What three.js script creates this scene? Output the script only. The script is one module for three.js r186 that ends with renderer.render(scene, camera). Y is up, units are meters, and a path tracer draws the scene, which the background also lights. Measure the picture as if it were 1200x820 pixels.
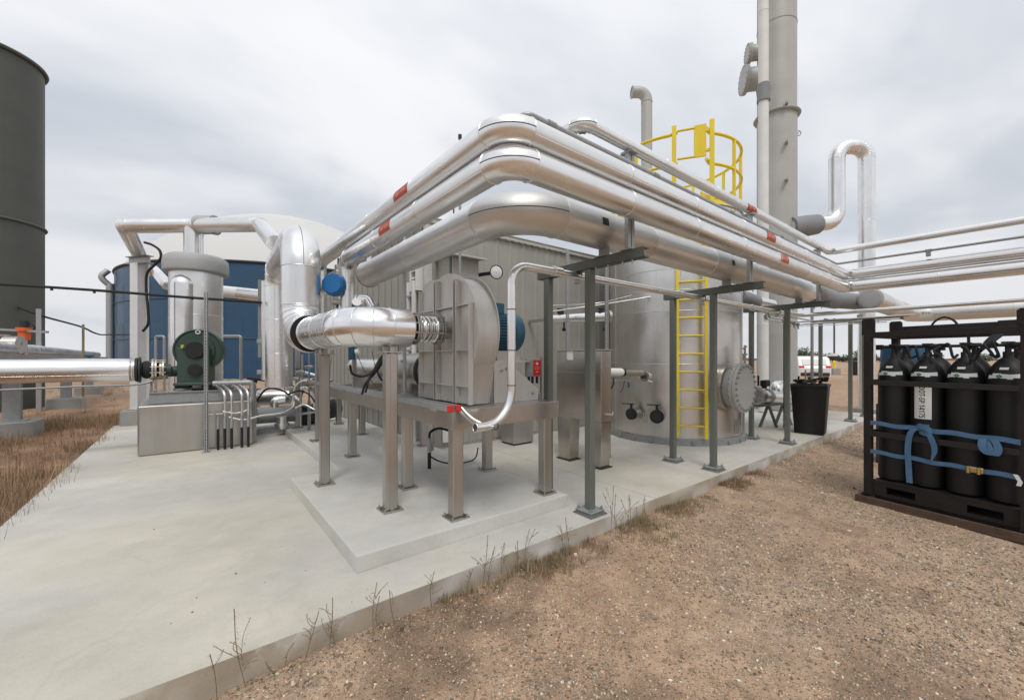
import * as THREE from 'three';
import { mergeGeometries, mergeVertices, toCreasedNormals } from 'three/addons/utils/BufferGeometryUtils.js';
import { RoundedBoxGeometry } from 'three/addons/geometries/RoundedBoxGeometry.js';

// ---------------------------------------------------------------- camera, sky, sun, exposure
const W = 1024, H = 699, FPX = 479.4, CX = 600, CY = 420, YAW = 51.75 * Math.PI / 180, EYE = 1.48;
const scene = new THREE.Scene();
const camera = new THREE.PerspectiveCamera(2 * Math.atan(410 / FPX) * 180 / Math.PI, W / H, 0.05, 2500);
camera.position.set(0, EYE, 0);
camera.lookAt(Math.cos(YAW), EYE, -Math.sin(YAW));
camera.setViewOffset(W, H, 0, -8.5, W, H);       // lens shift: verticals stay upright
const renderer = new THREE.WebGLRenderer({ antialias: true });
renderer.setSize(W, H);
renderer.toneMapping = THREE.LinearToneMapping;
renderer.toneMappingExposure = 1.0;
renderer.shadowMap.enabled = true;

let seed = 12345;
function rng() { seed = (seed + 0x6D2B79F5) | 0; let t = Math.imul(seed ^ (seed >>> 15), 1 | seed); t = (t + Math.imul(t ^ (t >>> 7), 61 | t)) ^ t; return ((t ^ (t >>> 14)) >>> 0) / 4294967296; }
const rr = (a, b) => a + (b - a) * rng();
function hash(x, y, s) { let h = Math.imul(x, 374761393) + Math.imul(y, 668265263) + Math.imul(s, 1442695041) | 0; h = Math.imul(h ^ (h >>> 13), 1274126177); return ((h ^ (h >>> 16)) >>> 0) / 4294967296; }
function vnoise(x, y, per, s) {                   // tileable value noise
  const xi = Math.floor(x), yi = Math.floor(y); let fx = x - xi, fy = y - yi;
  fx = fx * fx * (3 - 2 * fx); fy = fy * fy * (3 - 2 * fy);
  const m = (a) => ((a % per) + per) % per;
  const a = hash(m(xi), m(yi), s), b = hash(m(xi + 1), m(yi), s), c = hash(m(xi), m(yi + 1), s), d = hash(m(xi + 1), m(yi + 1), s);
  return a + (b - a) * fx + (c - a) * fy + (a - b - c + d) * fx * fy;
}
function fbm(x, y, per, oct, s) { let v = 0, a = 0.5, t = 0; for (let i = 0; i < oct; i++) { v += a * vnoise(x, y, per, s + i * 17); t += a; a *= 0.5; x *= 2; y *= 2; per *= 2; } return v / t; }
const sstep = (a, b, x) => { const t = Math.min(1, Math.max(0, (x - a) / (b - a))); return t * t * (3 - 2 * t); };

{ // overcast sky: layered cloud deck
  const w = 1024, h = 512, d = new Float32Array(w * h * 4);
  for (let j = 0; j < h; j++) for (let i = 0; i < w; i++) {
    const el = (j + 0.5) / h * Math.PI - Math.PI / 2, az = ((i + 0.5) / w - 0.5) * 2 * Math.PI;
    const e = Math.max(el, 0.0), x = Math.cos(az) * Math.cos(e), z = Math.sin(az) * Math.cos(e), y = Math.sin(e);
    const k = 1 / (y + 0.16), px = x * k + 20, pz = z * k + 20;
    const w1 = fbm(px * 0.5, pz * 0.5, 4096, 4, 3) - 0.5;
    let c = fbm(px * 0.55 + w1 * 1.5, pz * 0.85 + w1, 4096, 6, 11);
    const c2 = fbm(px * 1.7 + w1 * 2, pz * 2.8, 4096, 5, 29);
    c = sstep(0.31, 0.60, c * 0.66 + c2 * 0.34);
    c = c + (0.72 - c) * 0.6 * sstep(0.3, 0.02, y);
    const zen = 0.89 + 0.27 * y;
    const lo = [0.59, 0.632, 0.70], hi = [0.90, 0.915, 0.945];
    const o = (j * w + i) * 4;
    for (let q = 0; q < 3; q++) d[o + q] = (lo[q] + (hi[q] - lo[q]) * c) * zen;
    d[o + 3] = 1;
  }
  const t = new THREE.DataTexture(d, w, h, THREE.RGBAFormat, THREE.FloatType);
  t.mapping = THREE.EquirectangularReflectionMapping; t.magFilter = t.minFilter = THREE.LinearFilter; t.wrapS = THREE.RepeatWrapping; t.needsUpdate = true;
  scene.background = t; scene.environment = t;
}
const sun = new THREE.DirectionalLight(new THREE.Color(1, 0.965, 0.91), 1.4);
sun.position.set(-6, 30, 13); sun.target.position.set(5, 0, -4);
sun.castShadow = true; sun.shadow.radius = 34; sun.shadow.mapSize.set(2048, 2048);
Object.assign(sun.shadow.camera, { left: -40, right: 40, top: 40, bottom: -40, near: 1, far: 120 });
scene.add(sun, sun.target);

// ---------------------------------------------------------------- helpers
const unindex = THREE.BufferGeometry.prototype.toNonIndexed; THREE.BufferGeometry.prototype.toNonIndexed = function () { return this.index ? unindex.call(this) : this; };
const V = (x, y, z) => new THREE.Vector3(x, y, z);
const UP = V(0, 1, 0), AX = V(1, 0, 0), AZ = V(0, 0, 1);
const FW = V(Math.cos(YAW), 0, -Math.sin(YAW)), RT = V(Math.sin(YAW), 0, Math.cos(YAW));
function at(u, v, d) { return V(0, EYE, 0).addScaledVector(FW, d).addScaledVector(RT, d * (u - CX) / FPX).addScaledVector(UP, d * (CY - v) / FPX); }
function atY(u, v, y) { return at(u, v, (EYE - y) * FPX / (v - CY)); }       // photograph pixel on a level plane
function atZ(u, v, z) { const r = (u - CX) / FPX; return at(u, v, z / (FW.z + RT.z * r)); }
function atX(u, v, x) { const r = (u - CX) / FPX; return at(u, v, x / (FW.x + RT.x * r)); }

const used = {};
function numbered(n) { if (!(n in used)) { used[n] = 0; return n; } used[n]++; return n + '_' + String(used[n]).padStart(3, '0'); }
function thing(name, label, category, base, group) {
  const o = new THREE.Group(); o.name = numbered(name); o.position.copy(base || V(0, 0, 0)); o.base = o.position.clone();
  o.userData = { label, category }; if (group) o.userData.group = group; scene.add(o); return o;
}
const TINY = new Set('anchor_bolts beam_bolts bolts clips seam_bolts tie_bolts cooling_fins gusset_holes slots eave_vents studs rungs anchor_lugs drain_tubes nipples cable_glands band_clips hoses clamp_bolts cables wires bearers scrap_hoses flex_lines bright_fittings valves stems leaves'.split(' '));
function off(parent, o) { if (parent.base) o.position.copy(parent.base).negate(); }
function part(parent, name, geo, mat, label) {    // geometry in world coordinates
  if (Array.isArray(geo)) geo = merge(geo);
  const m = new THREE.Mesh(geo, mat); m.name = name; m.castShadow = m.receiveShadow = true; off(parent, m);
  if (label) m.userData.label = label; if (TINY.has(name)) m.userData.kind = 'stuff'; parent.add(m); return m;
}
function pgroup(parent, name, label) { const g = new THREE.Group(); g.name = name; off(parent, g); if (label) g.userData.label = label; parent.add(g); return g; }
function lpart(parent, name, geo, mat, label) {   // geometry in the parent's own coordinates
  if (Array.isArray(geo)) geo = merge(geo);
  const m = new THREE.Mesh(geo, mat); m.name = name; m.castShadow = m.receiveShadow = true; if (label) m.userData.label = label; if (TINY.has(name)) m.userData.kind = 'stuff'; parent.add(m); return m;
}
function single(name, geo, mat, label, category, group, kind) {
  if (Array.isArray(geo)) geo = merge(geo);
  const m = new THREE.Mesh(geo, mat); m.name = numbered(name); m.castShadow = m.receiveShadow = true;
  m.userData = { label, category }; if (group) m.userData.group = group; if (kind) m.userData.kind = kind; scene.add(m); return m;
}
function structure(name, geo, mat, label) { const m = new THREE.Mesh(Array.isArray(geo) ? merge(geo) : geo, mat); m.name = numbered(name); m.castShadow = m.receiveShadow = true; m.userData = { kind: 'structure', label, category: name.split('_').slice(-1)[0] }; scene.add(m); return m; }
function merge(list) {
  return mergeGeometries(list.map((g) => { const n = g.index ? g.toNonIndexed() : g; for (const k of Object.keys(n.attributes)) if (!['position', 'normal', 'uv'].includes(k)) n.deleteAttribute(k); return n; }));
}
function metricUV(g) {                             // box-projected uv in metres
  const p = g.attributes.position, n = g.attributes.normal, uv = new Float32Array(p.count * 2);
  for (let i = 0; i < p.count; i++) {
    const ax = Math.abs(n.getX(i)), ay = Math.abs(n.getY(i)), az = Math.abs(n.getZ(i));
    if (ay >= ax && ay >= az) { uv[2 * i] = p.getX(i); uv[2 * i + 1] = p.getZ(i); }
    else if (ax >= az) { uv[2 * i] = p.getZ(i); uv[2 * i + 1] = p.getY(i); } else { uv[2 * i] = p.getX(i); uv[2 * i + 1] = p.getY(i); }
  }
  g.setAttribute('uv', new THREE.BufferAttribute(uv, 2)); return g;
}
function box(x0, x1, y0, y1, z0, z1, bev = 0) {
  const w = Math.abs(x1 - x0), h = Math.abs(y1 - y0), d = Math.abs(z1 - z0);
  const b = Math.min(bev, w * 0.45, h * 0.45, d * 0.45);
  let g = b > 0 ? new RoundedBoxGeometry(w, h, d, 1, b) : new THREE.BoxGeometry(w, h, d);
  if (g.index) g = g.toNonIndexed();
  g.translate((x0 + x1) / 2, (y0 + y1) / 2, (z0 + z1) / 2); return metricUV(g);
}
const cbox = (c, w, h, d, bev = 0) => box(c.x - w / 2, c.x + w / 2, c.y - h / 2, c.y + h / 2, c.z - d / 2, c.z + d / 2, bev);
function orient(g, p, q) { const d = q.clone().sub(p).normalize(); g.applyQuaternion(new THREE.Quaternion().setFromUnitVectors(UP, d)); g.translate((p.x + q.x) / 2, (p.y + q.y) / 2, (p.z + q.z) / 2); return g; }
function cyl(p, q, r, seg = 20, r2 = r, open = false) {
  const L = p.distanceTo(q), g = new THREE.CylinderGeometry(r2, r, L, seg, 1, open), uv = g.attributes.uv;
  for (let i = 0; i < uv.count; i++) uv.setXY(i, uv.getX(i) * 6.283 * r, uv.getY(i) * L);
  return orient(g.toNonIndexed(), p, q);
}
function bar(p, q, w, h, bev = 0) {               // square bar between two points
  const L = p.distanceTo(q); let g = bev ? new RoundedBoxGeometry(w, L, h, 1, bev) : new THREE.BoxGeometry(w, L, h); if (g.index) g = g.toNonIndexed(); metricUV(g); 
  const d = q.clone().sub(p).normalize(), m = new THREE.Matrix4();
  const side = Math.abs(d.y) > 0.99 ? AX.clone() : V(0, 1, 0).cross(d).normalize(), fwd = side.clone().cross(d).normalize();
  m.makeBasis(side, d, fwd); g.applyMatrix4(m); g.translate((p.x + q.x) / 2, (p.y + q.y) / 2, (p.z + q.z) / 2); return g;
}
function ring(p, dir, R, r, seg = 32, tseg = 6) { const g = new THREE.TorusGeometry(R, r, tseg, seg).toNonIndexed(); g.applyQuaternion(new THREE.Quaternion().setFromUnitVectors(AZ, dir.clone().normalize())); g.translate(p.x, p.y, p.z); return g; }
function lathe(pts, p, seg = 32, dir = UP) { const g = new THREE.LatheGeometry(pts.map(([x, y]) => new THREE.Vector2(x, y)), seg).toNonIndexed(); g.applyQuaternion(new THREE.Quaternion().setFromUnitVectors(UP, dir.clone().normalize())); g.translate(p.x, p.y, p.z); return g; }
function prism(pts, depth, m, bev = 0) {            // 2-D outline extruded, then placed by a matrix
  const s = new THREE.Shape(pts.map(([x, y]) => new THREE.Vector2(x, y)));
  const g = new THREE.ExtrudeGeometry(s, { depth, bevelEnabled: bev > 0, bevelSize: bev, bevelThickness: bev, bevelSegments: 1, curveSegments: 8 });
  if (m) g.applyMatrix4(m); return g;
}
function obox(c, ex, w, h, d, bev = 0.004) { const e = ex.clone().setY(0).normalize(); return metricUV(new RoundedBoxGeometry(w, h, d, 1, bev).toNonIndexed()).applyMatrix4(basis(e, UP, e.clone().cross(UP), c)); }
const toCreased = (g) => toCreasedNormals(g.toNonIndexed(), 0.5);
const basis = (a, b, c, o) => new THREE.Matrix4().makeBasis(a, b, c).setPosition(o);
// swept tube: points, radius (number or function), optional angular range
function sweep(pts, r, seg = 20, o = {}) {
  const n = pts.length, rad = typeof r === 'function' ? r : () => r, T = [];
  for (let i = 0; i < n; i++) T.push(o.tans ? o.tans[i] : pts[Math.min(n - 1, i + 1)].clone().sub(pts[Math.max(0, i - 1)]).normalize());
  let e = o.e0 ? o.e0.clone() : (Math.abs(T[0].y) > 0.9 ? AX.clone() : UP.clone());
  const pos = [], nor = [], uv = [], idx = []; let L = 0; const a0 = o.a0 ?? 0, a1 = o.a1 ?? Math.PI * 2;
  for (let i = 0; i < n; i++) {
    e.addScaledVector(T[i], -e.dot(T[i])).normalize(); const f = T[i].clone().cross(e);
    if (i) L += pts[i].distanceTo(pts[i - 1]); const R = rad(i / (n - 1));
    for (let k = 0; k <= seg; k++) {
      const a = a0 + (a1 - a0) * k / seg, c = Math.cos(a), s = Math.sin(a), nx = e.x * c + f.x * s, ny = e.y * c + f.y * s, nz = e.z * c + f.z * s;
      pos.push(pts[i].x + nx * R, pts[i].y + ny * R, pts[i].z + nz * R); nor.push(nx, ny, nz);
      if (o.norm) uv.push(i / (n - 1), o.flip ? 1 - k / seg : k / seg); else uv.push(a * R, L + (o.v0 || 0));
    }
  }
  for (let i = 0; i < n - 1; i++) for (let k = 0; k < seg; k++) { const a = i * (seg + 1) + k, b = a + seg + 1; idx.push(a, a + 1, b, b, a + 1, b + 1); }
  const g = new THREE.BufferGeometry(); g.setAttribute('position', new THREE.Float32BufferAttribute(pos, 3)); g.setAttribute('normal', new THREE.Float32BufferAttribute(nor, 3)); g.setAttribute('uv', new THREE.Float32BufferAttribute(uv, 2)); g.setIndex(idx);
  let out = g.toNonIndexed();
  if (o.cap) { const caps = [out]; for (const [i, sgn] of [[0, -1], [n - 1, 1]]) { const R = rad(i / (n - 1)), c = new THREE.CircleGeometry(R, seg).toNonIndexed(); c.applyQuaternion(new THREE.Quaternion().setFromUnitVectors(AZ, T[i].clone().multiplyScalar(sgn))); c.translate(pts[i].x, pts[i].y, pts[i].z); caps.push(c); } out = merge(caps); }
  return out;
}
function spline(pts, n = 24) { return new THREE.CatmullRomCurve3(pts).getPoints(n); }
const hose = (pts, r, n = 24, seg = 8) => sweep(spline(pts, n), r, seg, { cap: true });
// route: corner points -> straights and arcs
function route(pts, R) {
  const out = []; let cur = pts[0].clone();
  for (let i = 1; i < pts.length; i++) {
    if (i === pts.length - 1) { out.push({ a: cur, b: pts[i].clone() }); break; }
    const d1 = pts[i].clone().sub(pts[i - 1]).normalize(), d2 = pts[i + 1].clone().sub(pts[i]).normalize(), th = d1.angleTo(d2);
    const rad = Array.isArray(R) ? R[i - 1] : R, t = rad * Math.tan(th / 2), s = pts[i].clone().addScaledVector(d1, -t);
    if (s.distanceTo(cur) > 0.004) out.push({ a: cur, b: s });
    const axis = d1.clone().cross(d2).normalize(), toC = axis.clone().cross(d1), c = s.clone().addScaledVector(toC, rad);
    const arc = (q) => { const v = toC.clone().negate().multiplyScalar(rad).applyAxisAngle(axis, th * q); return c.clone().add(v); };
    out.push({ arc, tan: (q) => d1.clone().applyAxisAngle(axis, th * q), c, axis, th, rad }); cur = arc(1);
  }
  return out;
}
function routePts(pts, R, n = 8) { const p = []; for (const s of route(pts, R)) { if (s.arc) for (let i = 1; i < n; i++) p.push(s.arc(i / n)); else { p.push(s.a, s.b); } } return p; }
const pipeGeo = (pts, R, r, seg = 14, n = 8) => sweep(routePts(pts, R, n), r, seg, { cap: true });
// insulated pipe in sheet-metal cladding: separate sections, seams, gored or smooth elbows
function cladPipe(t, pts, R, r, o = {}) {
  const mats = o.mats || [M.alu, M.alu2, M.alu3], seg = o.seg || 36, len = o.len || 1.0; let k = 0, ai = -1;
  const rs = route(pts, R);
  rs.forEach((s, si) => {
    if (s.arc) ai++;
    if (!s.arc) {
      const L = s.a.distanceTo(s.b), n = Math.max(1, Math.round(L / len)), d = s.b.clone().sub(s.a).normalize();
      for (let i = 0; i < n; i++) {
        const a = s.a.clone().lerp(s.b, i / n), b = s.a.clone().lerp(s.b, (i + 1) / n), last = (si === rs.length - 1 && i === n - 1), first = si === 0 && i === 0;
        const g = [sweep([a, b.clone().addScaledVector(d, last ? 0 : 0.012)], r * (1 + 0.007 * (k % 2)), seg, { cap: last || first, v0: k * 0.37 })];
        if (!last) g.push(ring(b, d, r * 1.004, 0.0035 + r * 0.004, seg, 5));
        const jo = Math.abs(d.y) > 0.9 ? AX : UP, side = d.clone().cross(jo).normalize();
        const dirn = side.multiplyScalar(rng() < 0.5 ? 1 : -1).addScaledVector(jo, -0.5).normalize();
        g.push(bar(a.clone().addScaledVector(dirn, r * 1.004), b.clone().addScaledVector(dirn, r * 1.004), 0.004, 0.004));
        part(t, o.secName || 'cladding_section', g, mats[k++ % mats.length]);
      }
    } else if (Array.isArray(o.gores) ? o.gores[ai] : o.gores) {
      const n = Array.isArray(o.gores) ? o.gores[ai] : o.gores;
      for (let i = 0; i < n; i++) {
        const a = s.arc(i / n), b = s.arc((i + 1) / n), ta = s.tan(i / n), tb = s.tan((i + 1) / n);
        const m = a.clone().lerp(b, 0.5);
        const g = [sweep([a, m, b], (q) => r * (q > 0.9 ? 1.012 : q < 0.1 ? 1.0 : 1.004), seg, { tans: [ta, ta.clone().add(tb).normalize(), tb], v0: k * 0.37 })];
        g.push(ring(b, tb, r * 1.008, 0.004, seg, 5));
        part(t, 'elbow_gore', g, mats[k++ % mats.length]);
      }
    } else {
      const n = 14, p = [], tn = []; for (let i = 0; i <= n; i++) { p.push(s.arc(i / n)); tn.push(s.tan(i / n)); }
      const rb = r * (o.elbowScale || 1.02);
      const e = part(t, 'elbow_cover', [sweep(p, rb, seg, { tans: tn }), ring(p[0], tn[0], rb, 0.005, seg, 5), ring(p[n], tn[n], rb, 0.005, seg, 5)], mats[k++ % mats.length]);
      // side seam lips, raised beyond the two half shells, and toggle clips on the inside of the bend
      for (const sg of [-1, 1]) part(e, 'seam', sweep(p.map((q) => q.clone().addScaledVector(q.clone().sub(s.c).normalize(), sg * rb)), 0.0035, 6, { cap: true }), M.seam);
      const clips = [];
      for (const q of [0.2, 0.4, 0.6, 0.8]) for (const sg of [-1, 1]) { const c = s.arc(q), inn = s.c.clone().sub(c).normalize(); const cp = c.clone().addScaledVector(inn, rb * 0.99).addScaledVector(s.axis, sg * 0.022); clips.push(bar(cp.clone().addScaledVector(inn, -0.006), cp.clone().addScaledVector(inn, 0.018), 0.022, 0.03)); }
      part(e, 'clips', clips, M.stain);
    }
  });
}
function flangeRing(p, dir, R, th, mat, t, bolts = 12, boltR = R * 0.86) {
  const d = dir.clone().normalize(), f = part(t, 'flange', cyl(p.clone().addScaledVector(d, -th / 2), p.clone().addScaledVector(d, th / 2), R, 36), mat);
  const e = Math.abs(d.y) > 0.9 ? AX.clone() : UP.clone().cross(d).normalize(), g2 = d.clone().cross(e), bs = [];
  for (let i = 0; i < bolts; i++) { const a = (i + 0.5) / bolts * 6.283, c = p.clone().addScaledVector(e, Math.cos(a) * boltR).addScaledVector(g2, Math.sin(a) * boltR); bs.push(cyl(c.clone().addScaledVector(d, -th / 2 - 0.014), c.clone().addScaledVector(d, th / 2 + 0.014), R * 0.055 + 0.003, 6)); }
  part(f, 'bolts', bs, M.bolt); return f;
}

// ---------------------------------------------------------------- textures and materials
function dataTex(w, h, fn, srgb, rep) {
  const d = new Uint8Array(w * h * 4);
  for (let j = 0; j < h; j++) for (let i = 0; i < w; i++) { const c = fn(i / w, j / h, i, j), o = (j * w + i) * 4; d[o] = Math.max(0, Math.min(255, c[0] * 255)); d[o + 1] = Math.max(0, Math.min(255, c[1] * 255)); d[o + 2] = Math.max(0, Math.min(255, c[2] * 255)); d[o + 3] = 255; }
  const t = new THREE.DataTexture(d, w, h); t.wrapS = t.wrapT = THREE.RepeatWrapping; t.magFilter = THREE.LinearFilter; t.minFilter = THREE.LinearMipmapLinearFilter; t.generateMipmaps = true; if (srgb) t.colorSpace = THREE.SRGBColorSpace; if (rep) t.repeat.set(rep, rep); t.needsUpdate = true; return t;
}
const g3 = (v) => [v, v, v];
const T = {};
T.blotch = dataTex(256, 256, (x, y) => g3(0.60 + 0.40 * fbm(x * 5, y * 5, 5, 5, 3)), false, 0.9);               // roughness of weathered sheet
T.wave = dataTex(256, 256, (x, y) => g3(fbm(x * 4, y * 4, 4, 3, 41)), false, 1.1);                              // dents and oil canning
T.brush = dataTex(256, 256, (x, y) => g3(0.62 + 0.22 * fbm(x * 96, y * 3, 96, 2, 5) + 0.18 * fbm(x * 4, y * 4, 4, 4, 9)), false, 1.5);
T.steelCol = dataTex(256, 256, (x, y) => { const a = fbm(x * 4, y * 4, 4, 5, 21), b = fbm(x * 64, y * 2, 64, 2, 23), v = 0.80 + 0.22 * a - 0.08 * b; return [v, v * (0.985 + 0.01 * a), v * (0.965 + 0.02 * a)]; }, false, 0.7);
T.dust = dataTex(256, 256, (x, y) => { const a = fbm(x * 6, y * 6, 6, 5, 31), v = 0.88 + 0.18 * a; return [v, v * 0.997, v * 0.99]; }, false, 0.5);
T.spangle = dataTex(256, 256, (x, y) => { const a = vnoise(x * 40, y * 40, 40, 7), b = fbm(x * 6, y * 6, 6, 4, 8), v = 0.72 + 0.16 * a + 0.14 * b; return [v, v, v * 1.01]; }, false, 2);
T.paintGrime = dataTex(256, 256, (x, y) => { const a = fbm(x * 5, y * 5, 5, 5, 61), s = fbm(x * 48, y * 3, 48, 3, 67), v = 0.86 + 0.16 * a - 0.08 * Math.max(0, s - 0.5); return [v, v, v * 0.98]; }, false, 0.6);
T.grit = dataTex(256, 256, (x, y) => g3(fbm(x * 32, y * 32, 32, 4, 91)), false, 2);
T.concrete = dataTex(1024, 1024, (x, y) => {
  const a = fbm(x * 4, y * 4, 4, 6, 101), b = fbm(x * 24, y * 24, 24, 4, 111), f = vnoise(x * 500, y * 500, 500, 121), tr = fbm(x * 3, y * 40, 40, 4, 131);
  const warm = sstep(0.5, 0.72, fbm(x * 3, y * 3, 3, 5, 141));
  let v = 0.80 + 0.30 * (a - 0.5) + 0.13 * (b - 0.5) + 0.05 * (f - 0.5) + 0.05 * (tr - 0.5);
  const tide = fbm(x * 5, y * 5, 5, 5, 181); v *= 1 - 0.05 * Math.exp(-Math.pow((tide - 0.52) / 0.010, 2)) - 0.035 * sstep(0.56, 0.60, tide);
  if (hash(Math.floor(x * 1024), Math.floor(y * 1024), 5) > 0.9994) v *= 0.62;
  return [v * (1 + 0.015 * warm), v * (0.992 - 0.008 * warm), v * (0.965 - 0.085 * warm)];
}, false, 0.22);
T.concBump = dataTex(512, 512, (x, y) => g3(0.5 * fbm(x * 20, y * 20, 20, 4, 151) + 0.3 * fbm(x * 3, y * 60, 60, 3, 161) + 0.2 * vnoise(x * 256, y * 256, 256, 171)), false, 0.7);
{ // gravel: pebbles splatted into colour and height
  const n = 2048, hgt = new Float32Array(n * n), col = new Float32Array(n * n * 3);
  for (let j = 0; j < n; j++) for (let i = 0; i < n; i++) {
    const a = fbm(i / n * 24, j / n * 24, 24, 5, 201), f = hash(i, j, 3), b = fbm(i / n * 90, j / n * 90, 90, 3, 211), o = j * n + i, v = 0.70 + 0.42 * (a - 0.5) + 0.36 * (f - 0.5) + 0.36 * (b - 0.5);
    hgt[o] = 0.22 * a + 0.10 * f + 0.14 * b; col[o * 3] = 0.63 * v; col[o * 3 + 1] = 0.475 * v; col[o * 3 + 2] = 0.35 * v;
  }
  for (let k = 0; k < 95000; k++) {
    const cx = rng() * n, cy = rng() * n, big = rng(), r = 1.3 + 2.6 * Math.pow(big, 3) + (big > 0.992 ? 3.5 : 0), an = rng() * 3.14, el = rr(0.6, 1), ca = Math.cos(an), sa = Math.sin(an);
    const hue = rng(), tone = rr(0.36, 1.5); let c = hue < 0.46 ? [0.60, 0.465, 0.34] : hue < 0.54 ? [0.54, 0.49, 0.44] : hue < 0.88 ? [0.58, 0.41, 0.285] : [0.72, 0.66, 0.56]; const R = Math.ceil(r);
    for (let y = -R; y <= R; y++) for (let x = -R; x <= R; x++) {
      const dx = (x * ca + y * sa) / r, dy = (-x * sa + y * ca) / (r * el), q = dx * dx + dy * dy; if (q > 1) continue;
      const o = (((Math.floor(cy) + y + n) % n) * n) + ((Math.floor(cx) + x + n) % n), hh = 0.35 + Math.sqrt(1 - q) * r / 8;
      if (hh > hgt[o]) { hgt[o] = hh; const v = tone * (0.90 + 0.16 * hash(x + 50, y + 50, k)); col[o * 3] = c[0] * v; col[o * 3 + 1] = c[1] * v; col[o * 3 + 2] = c[2] * v; }
    }
  }
  T.gravel = dataTex(n, n, (x, y, i, j) => { const o = (j * n + i) * 3; return [col[o], col[o + 1], col[o + 2]]; }, false, 0.27);
  T.gravelBump = dataTex(n, n, (x, y, i, j) => g3(Math.min(1, hgt[j * n + i])), false, 0.27);
}
T.leafy = dataTex(64, 64, (x, y) => g3(0.75 + 0.4 * fbm(x * 8, y * 8, 8, 3, 301)), false, 1);
T.rust = dataTex(256, 256, (x, y) => { const a = fbm(x * 8, y * 8, 8, 5, 71), b = fbm(x * 30, y * 30, 30, 3, 73), v = 0.55 + 0.6 * a * (0.7 + 0.6 * b); return [v, v * (0.88 + 0.2 * b), v * (0.8 + 0.25 * b)]; }, false, 1);
const C = (r, g, b) => new THREE.Color().setRGB(r, g, b);
const mk = (c, rough, metal, x = {}) => new THREE.MeshStandardMaterial({ color: c, roughness: rough, metalness: metal, ...x });
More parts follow.
